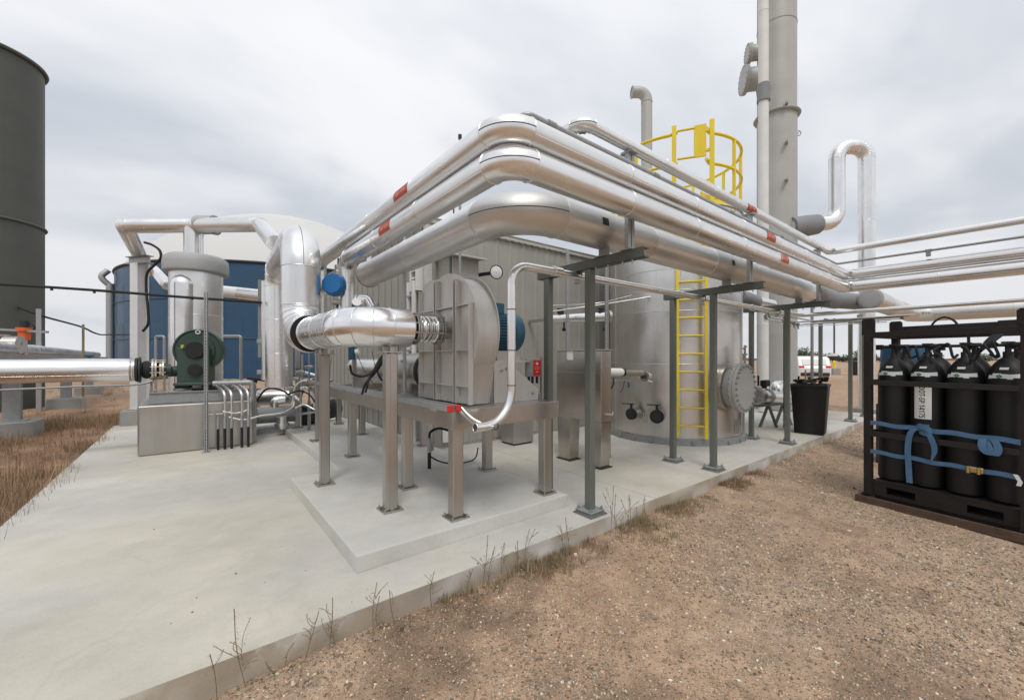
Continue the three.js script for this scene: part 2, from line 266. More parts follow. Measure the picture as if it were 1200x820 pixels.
const M = {
  alu: mk(C(0.87, 0.87, 0.868), 0.385, 1, { roughnessMap: T.blotch, bumpMap: T.wave, bumpScale: 0.0008, map: T.dust }),
  alu2: mk(C(0.84, 0.84, 0.835), 0.46, 1, { roughnessMap: T.blotch, bumpMap: T.wave, bumpScale: 0.0007, map: T.dust }),
  alu3: mk(C(0.89, 0.89, 0.89), 0.38, 1, { roughnessMap: T.blotch, bumpMap: T.wave, bumpScale: 0.0006, map: T.dust }),
  bright: mk(C(0.88, 0.88, 0.885), 0.27, 1, { roughnessMap: T.blotch, bumpMap: T.wave, bumpScale: 0.0008 }),
  bright2: mk(C(0.85, 0.85, 0.85), 0.33, 1, { roughnessMap: T.blotch, bumpMap: T.wave, bumpScale: 0.0008 }),
  dull: mk(C(0.74, 0.735, 0.72), 0.56, 1, { roughnessMap: T.blotch, map: T.dust, bumpMap: T.wave, bumpScale: 0.0012 }),
  dull2: mk(C(0.70, 0.695, 0.68), 0.6, 1, { roughnessMap: T.blotch, map: T.dust, bumpMap: T.wave, bumpScale: 0.0012 }),
  white: mk(C(0.74, 0.74, 0.73), 0.5, 0.2, { map: T.dust }),
  seam: mk(C(0.09, 0.09, 0.09), 0.6, 0.3),
  stain: mk(C(0.62, 0.605, 0.58), 0.46, 1, { roughnessMap: T.brush, map: T.steelCol }),
  stain2: mk(C(0.575, 0.555, 0.525), 0.42, 1, { roughnessMap: T.brush, map: T.steelCol }),
  stainFan: mk(C(0.69, 0.675, 0.65), 0.6, 0.6, { roughnessMap: T.brush, map: T.steelCol }),
  mirror: mk(C(0.56, 0.535, 0.505), 0.27, 1, { roughnessMap: T.brush, map: T.steelCol }),
  tank: mk(C(0.78, 0.77, 0.755), 0.40, 1, { roughnessMap: T.brush, map: T.steelCol, bumpMap: T.wave, bumpScale: 0.002 }),
  tank2: mk(C(0.78, 0.775, 0.765), 0.46, 1, { roughnessMap: T.brush, map: T.steelCol, bumpMap: T.wave, bumpScale: 0.002 }),
  bolt: mk(C(0.42, 0.42, 0.41), 0.45, 0.9),
  dark: mk(C(0.03, 0.03, 0.032), 0.6, 0.2),
  rubber: mk(C(0.014, 0.014, 0.015), 0.75, 0),
  rack: mk(C(0.150, 0.165, 0.145), 0.6, 0.1, { map: T.paintGrime }),
  rackDark: mk(C(0.105, 0.118, 0.105), 0.6, 0.1, { map: T.paintGrime }),
  galv: mk(C(0.46, 0.47, 0.47), 0.5, 0.65, { map: T.spangle }),
  galvDull: mk(C(0.36, 0.37, 0.37), 0.65, 0.35, { map: T.spangle }),
  greyWrap: mk(C(0.27, 0.28, 0.29), 0.75, 0.25, { map: T.dust, bumpMap: T.grit, bumpScale: 0.004 }),
  wrapLight: mk(C(0.43, 0.44, 0.44), 0.7, 0.2, { map: T.dust, bumpMap: T.grit, bumpScale: 0.003 }),
  stack: mk(C(0.46, 0.46, 0.445), 0.5, 0.1, { map: T.paintGrime }),
  concrete: mk(C(0.635, 0.615, 0.585), 0.9, 0, { map: T.concrete, bumpMap: T.concBump, bumpScale: 0.0025 }),
  concrete2: mk(C(0.675, 0.67, 0.65), 0.9, 0, { map: T.concrete, bumpMap: T.concBump, bumpScale: 0.0025 }),
  pier: mk(C(0.38, 0.385, 0.38), 0.95, 0, { map: T.concrete, bumpMap: T.concBump, bumpScale: 0.004 }),
  grout: mk(C(0.27, 0.28, 0.27), 0.95, 0, { map: T.dust, bumpMap: T.grit, bumpScale: 0.012 }),
  green: mk(C(0.042, 0.076, 0.064), 0.45, 0.1, { map: T.paintGrime }),
  motor: mk(C(0.026, 0.11, 0.19), 0.45, 0.1, { map: T.paintGrime }),
  blueAct: mk(C(0.012, 0.155, 0.42), 0.4, 0.0, { map: T.paintGrime }),
  blueTank: mk(C(0.026, 0.08, 0.16), 0.42, 0.05, { map: T.paintGrime }),
  blueTank2: mk(C(0.025, 0.077, 0.153), 0.45, 0.05, { map: T.paintGrime }),
  membrane: mk(C(0.62, 0.62, 0.605), 0.7, 0, { map: T.dust }),
  silo: mk(C(0.085, 0.092, 0.082), 0.6, 0.1, { map: T.paintGrime }),
  yellow: mk(C(0.86, 0.66, 0.02), 0.45, 0, { map: T.paintGrime }),
  black: mk(C(0.016, 0.015, 0.015), 0.5, 0.1, { map: T.rust }),
  cylBlack: mk(C(0.0045, 0.0045, 0.005), 0.55, 0),
  rusty: mk(C(0.115, 0.072, 0.052), 0.85, 0.1, { map: T.rust }),
  rackSteel: mk(C(0.022, 0.016, 0.014), 0.75, 0.2, { map: T.rust }),
  wall: mk(C(0.365, 0.352, 0.322), 0.6, 0.05, { map: T.paintGrime }),
  wall2: mk(C(0.358, 0.345, 0.315), 0.6, 0.05, { map: T.paintGrime }),
  trim: mk(C(0.60, 0.59, 0.56), 0.6, 0.05, { map: T.paintGrime }),
  offWhite: mk(C(0.74, 0.74, 0.72), 0.55, 0, { map: T.dust }),
  red: mk(C(0.62, 0.02, 0.015), 0.5, 0),
  orange: mk(C(0.70, 0.12, 0.02), 0.5, 0),
  strap: mk(C(0.085, 0.185, 0.33), 0.9, 0, { map: T.steelCol, bumpMap: T.grit, bumpScale: 0.002 }),
  planter: mk(C(0.013, 0.012, 0.013), 0.55, 0),
  brass: mk(C(0.55, 0.40, 0.18), 0.4, 1),
  glass: mk(C(0.65, 0.67, 0.66), 0.12, 0),
  soil: mk(C(0.16, 0.10, 0.065), 1, 0, { bumpMap: T.grit, bumpScale: 0.02 }),
  plasticBlue: mk(C(0.012, 0.085, 0.16), 0.5, 0),
  weed: mk(C(0.24, 0.17, 0.105), 1, 0), weed2: mk(C(0.33, 0.25, 0.155), 1, 0), weedGreen: mk(C(0.22, 0.195, 0.105), 1, 0),
  bark: mk(C(0.08, 0.06, 0.045), 1, 0), leaf: mk(C(0.055, 0.075, 0.032), 0.9, 0), leaf2: mk(C(0.075, 0.085, 0.04), 0.9, 0),
};
for (const k of ['weed', 'weed2', 'weedGreen', 'leaf', 'leaf2', 'strap']) M[k].side = THREE.DoubleSide;
// ---------------------------------------------------------------- ground, slab, raised pad
const GY = -0.18;
function groundY(x, z) {
  const n = fbm(x * 0.9 + 500, z * 0.9 + 500, 4096, 4, 401) - 0.5, f = fbm(x * 5 + 500, z * 5 + 500, 4096, 3, 409) - 0.5;
  let base = GY; const left = sstep(-0.9, -1.5, x) * sstep(-2.2, -3.4, z); base += 0.115 * left; base += 0.11 * sstep(13.6, 15.2, x); base += 0.12 * sstep(-11.9, -13, z) * (1 - left);
  const heap = Math.exp(-Math.pow((z + 2.42) / 0.22, 2)) * sstep(-2.75, -2.3, z);
  const far = Math.min(1, Math.hypot(x, z) / 60);
  return base + n * (0.035 + far * 0.25) + f * 0.018 + heap * (0.03 + 0.05 * fbm(x * 3 + 500, 7, 4096, 3, 415));
}
{
  const ax = []; for (let i = -150; i <= 150; i++) { const t = i / 150; ax.push(Math.sign(t) * (14 * Math.abs(t) + 900 * Math.pow(Math.abs(t), 7))); }
  const n = ax.length, pos = [], uv = [], col = [], idx = [];
  for (let j = 0; j < n; j++) for (let i = 0; i < n; i++) {
    const x = ax[i] + 4, z = ax[j] - 3; pos.push(x, groundY(x, z), z); uv.push(x, z);
    const a = fbm(x * 0.55 + 300, z * 0.55 + 300, 4096, 5, 421), b = fbm(x * 1.8 + 300, z * 1.8 + 300, 4096, 4, 431), c = fbm(x * 0.07 + 300, z * 0.07 + 300, 4096, 4, 441);
    const dirt = Math.max(sstep(0.44, 0.66, a * 0.7 + b * 0.3) * 0.85, sstep(-1.0, -1.6, x), sstep(15, 20, Math.hypot(x, z)));
    const stain = sstep(0.60, 0.70, b) * 0.38 * sstep(0.44, 0.58, a);
    const v = (0.90 + 0.25 * (a - 0.5) + 0.25 * (c - 0.5)) * (1 - stain);
    const g = [1.0, 0.945, 0.885], d = [0.92, 0.815, 0.72]; const lf = sstep(-1.1, -1.8, x) * sstep(30, 14, Math.hypot(x, z)), red = [0.78, 0.60, 0.47]; for (let q = 0; q < 3; q++) { const k = (g[q] + (d[q] - g[q]) * dirt); col.push((k + (red[q] - k) * lf * sstep(0.3, 0.6, b)) * v); }
  }
  for (let j = 0; j < n - 1; j++) for (let i = 0; i < n - 1; i++) { const p = j * n + i; idx.push(p, p + n, p + 1, p + 1, p + n, p + n + 1); }
  const g = new THREE.BufferGeometry(); g.setAttribute('position', new THREE.Float32BufferAttribute(pos, 3)); g.setAttribute('uv', new THREE.Float32BufferAttribute(uv, 2)); g.setAttribute('color', new THREE.Float32BufferAttribute(col, 3)); g.setIndex(idx); g.computeVertexNormals();
  structure('ground', g, mk(C(1, 1, 1), 1, 0, { map: T.gravel, bumpMap: T.gravelBump, bumpScale: 0.012, vertexColors: true }), 'brown gravel and dirt ground around the concrete slab');
}
const SX0 = -1.32, SX1 = 14.3, SZ0 = -12.5, SZ1 = -2.45;
const slabM = M.concrete.clone(); slabM.vertexColors = true;
{
  const s = structure('concrete_slab', box(SX0 + 0.02, SX1 - 0.02, -0.42, -0.012, SZ0 + 0.02, SZ1 - 0.02), M.concrete, 'long pale concrete equipment slab');
  const xs = [SX0, 3.88, 9.1, SX1], zs = [SZ0, -7.3, SZ1];
  for (let i = 0; i < 3; i++) for (let j = 0; j < 2; j++) {
    const x0 = xs[i] + (i ? 0.003 : 0), x1 = xs[i + 1] - (i < 2 ? 0.003 : 0), z0 = zs[j] + (j ? 0.003 : 0), z1 = zs[j + 1] - (j ? 0 : 0.003);
    // broken, hand-finished arris: a subdivided top whose outer edges wander
    const nx = Math.round((x1 - x0) / 0.05), nz = Math.round((z1 - z0) / 0.25), g = new THREE.BoxGeometry(x1 - x0, 0.4, z1 - z0, nx, 4, nz), p = g.attributes.position;
    for (let k = 0; k < p.count; k++) {
      const X = p.getX(k) + (x0 + x1) / 2, Y = p.getY(k) - 0.2, Z = p.getZ(k) + (z0 + z1) / 2; let dz = 0, dx = 0, dy = 0;
      if (Math.abs(Z - SZ1) < 0.001) { dz = 0.012 * (fbm(X * 2 + 90, Y * 6 + 90, 4096, 4, 451) - 0.5); const chip = sstep(0.60, 0.74, fbm(X * 3.1 + 40, 3, 4096, 4, 461)); if (Y > -0.01) { dz -= 0.006 + 0.035 * chip; dy = -0.004 - 0.022 * chip; } }
      if (Math.abs(X - SX0) < 0.001) { dx = 0.012 * (fbm(Z * 2 + 90, Y * 6, 4096, 4, 452) - 0.5); if (Y > -0.01) { dx += 0.006; dy = -0.004; } }
      p.setXYZ(k, X + dx, Y + dy, Z + dz);
    }
    g.computeVertexNormals();
    const nn = g.attributes.normal, cl = []; // soil splashed up the exposed faces, in patches with a ragged outline
    for (let k = 0; k < p.count; k++) { const X = p.getX(k), Y = p.getY(k), Z = p.getZ(k); let d = 0; if (Math.abs(nn.getY(k)) < 0.5) d = sstep(0.40, 0.56, fbm((X + Z) * 2.6 + 50, Y * 7 + 50, 4096, 4, 521)) * 0.75; else d = sstep(0.66, 0.8, fbm(X * 0.9 + 70, Z * 0.9 + 70, 4096, 5, 531)) * 0.25; cl.push(1 - 0.36 * d, 1 - 0.46 * d, 1 - 0.56 * d); }
    g.setAttribute('color', new THREE.Float32BufferAttribute(cl, 3));
    const gg = g.toNonIndexed(); metricUV(gg); part(s, 'slab_panel', gg, slabM);
  }
}
{ // L-shaped raised pad
  const s = new THREE.Shape([[0.91, -2.88], [2.965, -2.88], [2.965, -9.6], [1.46, -9.6], [1.46, -5.22], [0.91, -5.22]].map(([x, z]) => new THREE.Vector2(x, -z)));
  let g = new THREE.ExtrudeGeometry(s, { depth: 0.108, bevelEnabled: true, bevelSize: 0.008, bevelThickness: 0.008, bevelSegments: 2 }).rotateX(-Math.PI / 2).translate(0, 0.004, 0); metricUV(g);
  const m = structure('concrete_pad', g, M.concrete2, 'raised light concrete pad under the fan skid'); m.userData.category = 'pad';
}
const PY = 0.12;   // pad top

// ---------------------------------------------------------------- pipe rack frames
function groutBase(t, x, y, z, w = 0.128, h = 0.028) {
  const pb = [[-w, 0], [w, 0], [w * 0.72, h], [-w * 0.72, h]];
  const g = new THREE.CylinderGeometry(w * 0.98, w * 1.32, h, 4, 1).rotateY(Math.PI / 4).translate(x, y + h / 2, z);
  part(t, 'grout_bed', g.toNonIndexed(), M.grout);
  const pl = part(t, 'base_plate', box(x - w * 0.78, x + w * 0.78, y + h, y + h + 0.014, z - w * 0.78, z + w * 0.78, 0.003), M.galvDull);
  const b = []; for (const sx of [-1, 1]) for (const sz of [-1, 1]) b.push(cyl(V(x + sx * w * 0.6, y + h, z + sz * w * 0.6), V(x + sx * w * 0.6, y + h + 0.045, z + sz * w * 0.6), 0.009, 6), cyl(V(x + sx * w * 0.6, y + h + 0.014, z + sz * w * 0.6), V(x + sx * w * 0.6, y + h + 0.028, z + sz * w * 0.6), 0.016, 6));
  part(pl, 'anchor_bolts', b, M.bolt);
}
const BT = 2.42;
function channelZ(x, y, z0, z1, w, h, t) { return [box(x - w / 2, x + w / 2, y - t, y, z0, z1, 0.002), box(x - w / 2, x - w / 2 + t, y - h, y - t, z0 + 0.001, z1 - 0.001), box(x - w / 2 + 0.001, x + w / 2, y - h, y - h + t, z0 + 0.001, z1 - 0.001)]; }
function rackFrame(x, label, o = {}) {
  const t = thing('pipe_rack_frame', label, 'pipe rack', V(x, 0, -2.62), 'grey steel frames of the pipe rack');
  const z0 = -3.2, z1 = -2.62, p = 0.0375;
  for (const z of [z1, z0]) {
    const hid = o.noRear && z === z0;
    if (!hid) groutBase(t, x, 0, z);
    part(t, 'post', box(x - p, x + p, hid ? 0.0 : 0.04, BT - 0.085, z - p, z + p, 0.008), M.rack);
  }
  part(t, 'beam', channelZ(x, BT, -3.33, o.z1 ?? -2.0, 0.085, 0.085, 0.010), M.rackDark);
  if (o.strut !== false) {
    const zs = -2.17, g = [box(x - 0.045, x - 0.005, BT, 3.27, zs - 0.02, zs + 0.02, 0.002), box(x + 0.005, x + 0.045, BT, 3.27, zs - 0.02, zs + 0.02, 0.002)];
    part(t, 'strut_post', g, M.galv);
    part(t, 'strut_foot', box(x - 0.06, x + 0.06, BT, BT + 0.012, zs - 0.06, zs + 0.06, 0.002), M.galv);
    for (const [y, r] of [[2.72, 0.1], [2.92, 0.09]]) part(t, 'clamp_arm', box(x - 0.03, x + 0.03, y - 0.02, y + 0.02, -2.15, -2.0 - r + 0.005, 0.002), M.galv);
    part(t, 'saddle', [box(x - 0.05, x + 0.05, 3.262, 3.282, zs - 0.06, zs + 0.06, 0.002)], M.galv);
  }
  part(t, 'pipe_shoe', [box(x - 0.018, x + 0.018, BT, BT + 0.075, -2.5, -2.4), box(x - 0.06, x + 0.06, BT, BT + 0.008, -2.52, -2.38)], M.galvDull);
  const bl = []; for (const z of [-2.52, -2.38, -2.22, -2.12]) bl.push(cyl(V(x - 0.03, BT - 0.12, z), V(x - 0.03, BT - 0.08, z), 0.008, 6)); part(t, 'beam_bolts', bl, M.bolt);
  return t;
}
rackFrame(3.02, 'green-grey pipe rack frame standing at the fan skid corner', { noRear: true });
rackFrame(5.49, 'green-grey pipe rack frame standing in front of the yellow tank ladder');
rackFrame(8.17, 'green-grey pipe rack frame standing between the steel tank and the black planter');
rackFrame(12.2, 'farthest green-grey pipe rack frame, beyond the black planter', { strut: false, z1: -1.7 });
{ const t = thing('steel_post', 'slim grey steel post past the farthest pipe rack frame', 'post', V(13.5, 0, -2.6)); groutBase(t, 13.5, 0, -2.62, 0.1); part(t, 'post', box(13.46, 13.54, 0.04, 2.34, -2.66, -2.58, 0.005), M.rack); part(t, 'head_beam', box(12.26, 13.6, 2.342, 2.41, -2.66, -2.58, 0.004), M.rackDark); }

// ---------------------------------------------------------------- overhead pipes
function stickerTex(kind) {
  const c = document.createElement('canvas'); c.width = 256; c.height = 96; const x = c.getContext('2d');
  x.fillStyle = kind ? '#b5402a' : '#b04a30'; x.fillRect(0, 0, 256, 96);
  x.fillStyle = '#d99a86'; for (let i = 0; i < 9; i++) if (i !== 4) x.fillRect(22 + i * 24, 34, 6 + (i * 7) % 11, 28);   // print worn past reading
  x.fillStyle = '#8f2f20'; for (let i = 0; i < 240; i++) x.fillRect(rng() * 256, rng() * 96, 1 + rng() * 5, 1 + rng() * 2);
  const t = new THREE.CanvasTexture(c); t.colorSpace = THREE.SRGBColorSpace; return t;
}
const stickMat = mk(C(1, 1, 1), 0.55, 0, { map: stickerTex(0) });
function sticker(t, a, b, r, toCam, mat = stickMat, ang = 0.6) { const d = b.clone().sub(a).normalize(), e = toCam.clone().addScaledVector(d, -toCam.dot(d)).normalize(); part(t, 'pipe_marker', sweep([a, b], r * 1.016, 10, { e0: e, a0: -ang, a1: ang, norm: true }), mat, 'orange-red pipe marker sticker'); }
{
  const t = thing('insulated_pipe', 'lower silver clad pipe of the overhead pair crossing the rack frames', 'pipe', V(1.55, BT, -2.0), 'overhead silver pipes');
  cladPipe(t, [V(1.55, 1.9, -5.32), V(1.55, 2.72, -5.32), V(1.55, 2.72, -2.0), V(8.93, 2.72, -2.0), V(8.93, 2.72, 4.2)], [0.13, 0.17, 0.13], 0.1);
  sticker(t, atX(468, 258, 1.55).setY(2.72), V(1.55, 2.72, atX(455, 258, 1.55).z + 0.0), 0.1, V(-1, 0.1, 0.3));
  const c = atZ(910, 307, -2.0).x; sticker(t, V(c - 0.13, 2.72, -2.0), V(c + 0.13, 2.72, -2.0), 0.1, V(-0.3, 0.1, 1));
}
{
  const t = thing('insulated_pipe', 'upper silver clad pipe of the overhead pair crossing the rack frames', 'pipe', V(1.55, BT, -2.0), 'overhead silver pipes');
  cladPipe(t, [V(1.53, 1.9, -6.6), V(1.53, 2.925, -6.6), V(1.53, 2.925, -2.0), V(8.93, 2.925, -2.0), V(8.93, 2.925, 4.2)], [0.13, 0.17, 0.13], 0.09);
  sticker(t, V(1.53, 2.925, atX(488, 215, 1.53).z), V(1.53, 2.925, atX(472, 226, 1.53).z), 0.09, V(-1, 0.1, 0.3));
  const c = atZ(895, 283, -2.0).x; sticker(t, V(c - 0.13, 2.925, -2.0), V(c + 0.13, 2.925, -2.0), 0.09, V(-0.3, 0.1, 1));
}
{
  const t = thing('insulated_pipe', 'slimmer silver clad pipe running highest over the rack frames', 'pipe', V(2.42, BT, -2.17));
  cladPipe(t, [V(2.42, 0.0, -7.0).setY(3.0), V(2.42, 3.335, -7.0), V(2.42, 3.335, -2.17), V(8.78, 3.335, -2.17), V(8.78, 3.335, 4.2)], 0.1, 0.052, { seg: 24 });
  const c = atZ(877, 240, -2.17).x; sticker(t, V(c - 0.13, 3.335, -2.17), V(c + 0.13, 3.335, -2.17), 0.052, V(-0.3, 0.1, 1), stickMat, 1.1);
}
{
  const t = thing('insulated_duct', 'thick dull silver duct lying lowest on the pipe rack beams', 'duct', V(2.03, BT, -2.45));
  cladPipe(t, [V(1.97, 2.655, -5.75), V(1.97, 2.655, -2.45), V(8.7, 2.655, -2.45)], 0.42, 0.165, { mats: [M.dull, M.alu2, M.dull2], elbowScale: 1.025, seg: 44, len: 1.2 });
  part(t, 'end_band', ring(V(1.97, 2.655, -5.75), AZ, 0.168, 0.012, 40, 8), M.bolt);
  part(t, 'insulation_wrap', [sweep([V(8.7, 2.655, -2.45), V(8.9, 2.65, -2.45), V(9.3, 2.645, -2.45), V(9.8, 2.655, -2.45), V(10.3, 2.655, -2.45)], (q) => 0.18 + 0.012 * Math.sin(q * 17), 36)], M.greyWrap);
  part(t, 'branch', [cyl(V(10.1, 2.655, -2.45), V(11.4, 2.655, -2.05), 0.165, 36)], M.greyWrap);
  part(t, 'end_cap', lathe([[0.001, 0.02], [0.15, 0.018], [0.195, 0.008], [0.206, -0.02]], V(10.5, 2.655, -1.95), 40, V(-1, 0, 0)), M.wrapLight);
  cladPipe(t, [V(10.5, 2.655, -1.95), V(15.2, 2.655, -1.95), V(15.2, 2.655, 5)], 0.4, 0.2, { mats: [M.dull, M.white, M.dull2], len: 1.2 });
  for (const x of [3.02, 5.49]) { const a = V(x - 0.22, 2.655, -2.45), b = V(x - 0.14, 2.655, -2.45); const s = sweep([a, b], 0.1685, 6, { e0: V(-0.2, 0.1, 1).normalize().addScaledVector(AX, 0.2), a0: -0.2, a1: 0.2 }); part(t, 'inspection_tag', s, M.dark, 'small dark tag'); }
}
{ // thin conduits riding on the struts
  const t = thing('conduit', 'thin grey conduit running just above the upper overhead pipe', 'conduit', V(1.77, BT, -2.1));
  part(t, 'tube', pipeGeo([V(1.77, 3.125, -2.5), V(1.77, 3.125, -2.09), V(8.86, 3.125, -2.09), V(8.86, 3.125, 4.2)], 0.06, 0.018, 12), M.galv);
  for (const x of [2.0, 3.3, 4.8, 6.3, 7.8]) part(t, 'coupling', cyl(V(x - 0.035, 3.125, -2.09), V(x + 0.035, 3.125, -2.09), 0.025, 12), M.galvDull);
  part(t, 'coupling', [cyl(V(8.86, 3.125, -1.0), V(8.86, 3.125, -0.93), 0.024, 12), box(8.83, 8.89, 3.04, 3.125, -0.99, -0.94)], M.galvDull);
  const u = thing('conduit', 'thin grey conduit tucked between the two overhead pipes', 'conduit', V(1.62, BT, -2.12));
  part(u, 'tube', pipeGeo([V(1.66, 2.822, -5.2), V(1.66, 2.822, -2.125), V(9.04, 2.822, -2.125), V(9.04, 2.822, 4.2)], 0.06, 0.016, 12), M.galv);
}
{ // slim pipe below the beams: rises from the fan skid
  const t = thing('drain_pipe', 'slim bright pipe curving up from the fan skid to run under the rack beams', 'pipe', V(2.18, 0.9, -2.75));
  const z = -2.76, pts = [V(1.80, 0.925, z), V(2.17, 0.925, z), V(2.17, 2.29, z), V(8.0, 2.30, z), V(9.25, 2.31, z), V(9.25, 2.31, 4.2)];
  const rs = route(pts, [0.29, 0.17, 0.1, 0.1]);
  let k = 0; for (const s of rs) { const g = s.arc ? sweep(Array.from({ length: 11 }, (_, i) => s.arc(i / 10)), 0.036, 20, { tans: Array.from({ length: 11 }, (_, i) => s.tan(i / 10)) }) : sweep([s.a, s.b], 0.0365, 20, { cap: s !== rs[0] }); part(t, s.arc ? 'bend' : 'tube', g, k++ % 2 ? M.alu : M.alu3); }
  part(t, 'open_end', [ring(V(1.8, 0.925, z), AX, 0.036, 0.005, 20, 6)], M.alu);
  for (const [p, d] of [[V(2.17, 1.55, z), UP], [V(2.17, 1.25, z), UP], [V(2.17, 1.9, z), UP], [V(2.0, 0.925, z), AX]]) part(t, 'band', ring(p, d, 0.037, 0.0045, 24, 6), M.dark);
  for (const x of [3.02, 5.49, 8.17]) { part(t, 'hanger', [box(x - 0.012, x + 0.012, 2.25, 2.345, z - 0.05, z - 0.04), ring(V(x, 2.3, z), AX, 0.039, 0.006, 20, 6), box(x - 0.02, x + 0.02, 2.22, 2.27, z - 0.05, z + 0.0)], M.galv); }
  for (const x of [2.72, 4.9, 7.1]) part(t, 'coupling', [cyl(V(x - 0.05, 2.295, z), V(x + 0.05, 2.295, z), 0.043, 20), ring(V(x - 0.05, 2.295, z), AX, 0.043, 0.006, 20, 6)], M.alu);
}
{ // small instrument tubing and brackets under the farthest frames
  const t = thing('tubing_bundle', 'tangle of thin instrument tubes under the pipe rack beyond the steel tank', 'tubing', V(9, 2.2, -2.9));
  for (let i = 0; i < 7; i++) { const z = -2.9 - i * 0.06, y = 2.22 + 0.012 * (i % 3); part(t, 'tube', pipeGeo([V(8.2 + i * 0.12, 2.34, z), V(8.2 + i * 0.12, y, z), V(9.6 + 0.25 * i, y, z), V(9.6 + 0.25 * i, y, -1.2 - i * 0.1)], 0.06, 0.009 + 0.004 * (i % 2), 8), i % 3 ? M.galv : M.alu); }
  for (let i = 0; i < 4; i++) part(t, 'valve_body', [cbox(V(8.9 + i * 0.4, 2.2, -2.9 - i * 0.05), 0.07, 0.06, 0.06, 0.01), cyl(V(8.9 + i * 0.4, 2.2, -2.9 - i * 0.05), V(8.9 + i * 0.4, 2.1, -2.88 - i * 0.05), 0.014, 8)], M.galvDull);
  part(t, 'carrier', [box(8.12, 12.25, 2.345, 2.365, -3.16, -3.12)], M.galv);
}
// ---------------------------------------------------------------- fan skid and blower fan
function basePlate(t, x, y, z, w = 0.11, mat = M.stain2) { const pl = part(t, 'base_plate', box(x - w, x + w, y, y + 0.014, z - w, z + w, 0.003), mat); const b = []; for (const sx of [-1, 1]) for (const sz of [-1, 1]) b.push(cyl(V(x + sx * w * 0.78, y + 0.01, z + sz * w * 0.78), V(x + sx * w * 0.78, y + 0.035, z + sz * w * 0.78), 0.008, 6)); part(pl, 'anchor_bolts', b, M.bolt); }
const SK = 1.045;  // skid top
{
  const t = thing('fan_skid', 'brown-grey stainless steel skid table carrying the blower fan', 'skid', V(2.3, PY, -4));
  const xa = 1.77, xb = 2.84, h = 0.15;
  for (const x of [xa, xb]) part(t, 'side_beam', [box(x - 0.06, x + 0.06, SK - 0.012, SK, -8.98, -2.965, 0.002), box(x - (x === xa ? 0.06 : -0.048), x + (x === xa ? -0.048 : 0.06), SK - h, SK - 0.012, -8.97, -2.985), box(x - 0.06, x + 0.06, SK - h - 0.01, SK - h, -8.975, -2.98)], M.stain2);
  part(t, 'front_beam', [box(xa - 0.062, xb + 0.062, SK - h - 0.012, SK + 0.003, -2.985, -2.968, 0.003), box(xa, xb, SK + 0.001, SK + 0.004, -3.1, -2.984)], M.stain2);
  for (const z of [-4.15, -5.9, -7.4]) part(t, 'cross_beam', box(xa + 0.06, xb - 0.06, SK - h, SK - 0.013, z - 0.05, z + 0.05), M.stain2);
  part(t, 'deck_plate', box(xa + 0.061, xb - 0.061, SK - 0.006, SK + 0.002, -4.6, -3.0), M.stain);
  for (const [x, z] of [[1.79, -3.05], [2.83, -3.05], [1.80, -4.07], [2.86, -4.12], [1.77, -5.83], [2.86, -5.85], [2.42, -7.41], [2.42, -8.87]]) {
    const w = 0.05; part(t, 'leg', [box(x - w, x + w, PY + 0.014, SK - h - 0.01, z - w, z + w, 0.012)], M.stain2); basePlate(t, x, PY, z, 0.088);
  }
  part(t, 'corner_bracket', box(2.902, 2.968, SK - h, SK + 0.002, -3.3, -2.99), M.stain2);
  // strut rails with red end caps along the side
  for (const [x, y] of [[1.66, 1.075], [1.735, 1.075]]) { const s = part(t, 'strut_rail', [box(x - 0.02, x + 0.02, y - 0.028, y + 0.02, -8.0, -2.93, 0.002), box(x - 0.006, x + 0.006, y + 0.0205, y + 0.0225, -8.0, -2.935)], M.galv); part(s, 'end_cap', new RoundedBoxGeometry(0.046, 0.058, 0.03, 2, 0.01).translate(x, y - 0.004, -2.92), M.red, 'red plastic end cap'); }
  part(t, 'rail_bracket', [box(1.62, 1.77, 1.035, 1.0465, -4.2, -4.1), box(1.62, 1.77, 1.035, 1.0465, -3.2, -3.1), box(1.62, 1.77, 1.035, 1.0465, -5.9, -5.8)], M.galv);
}
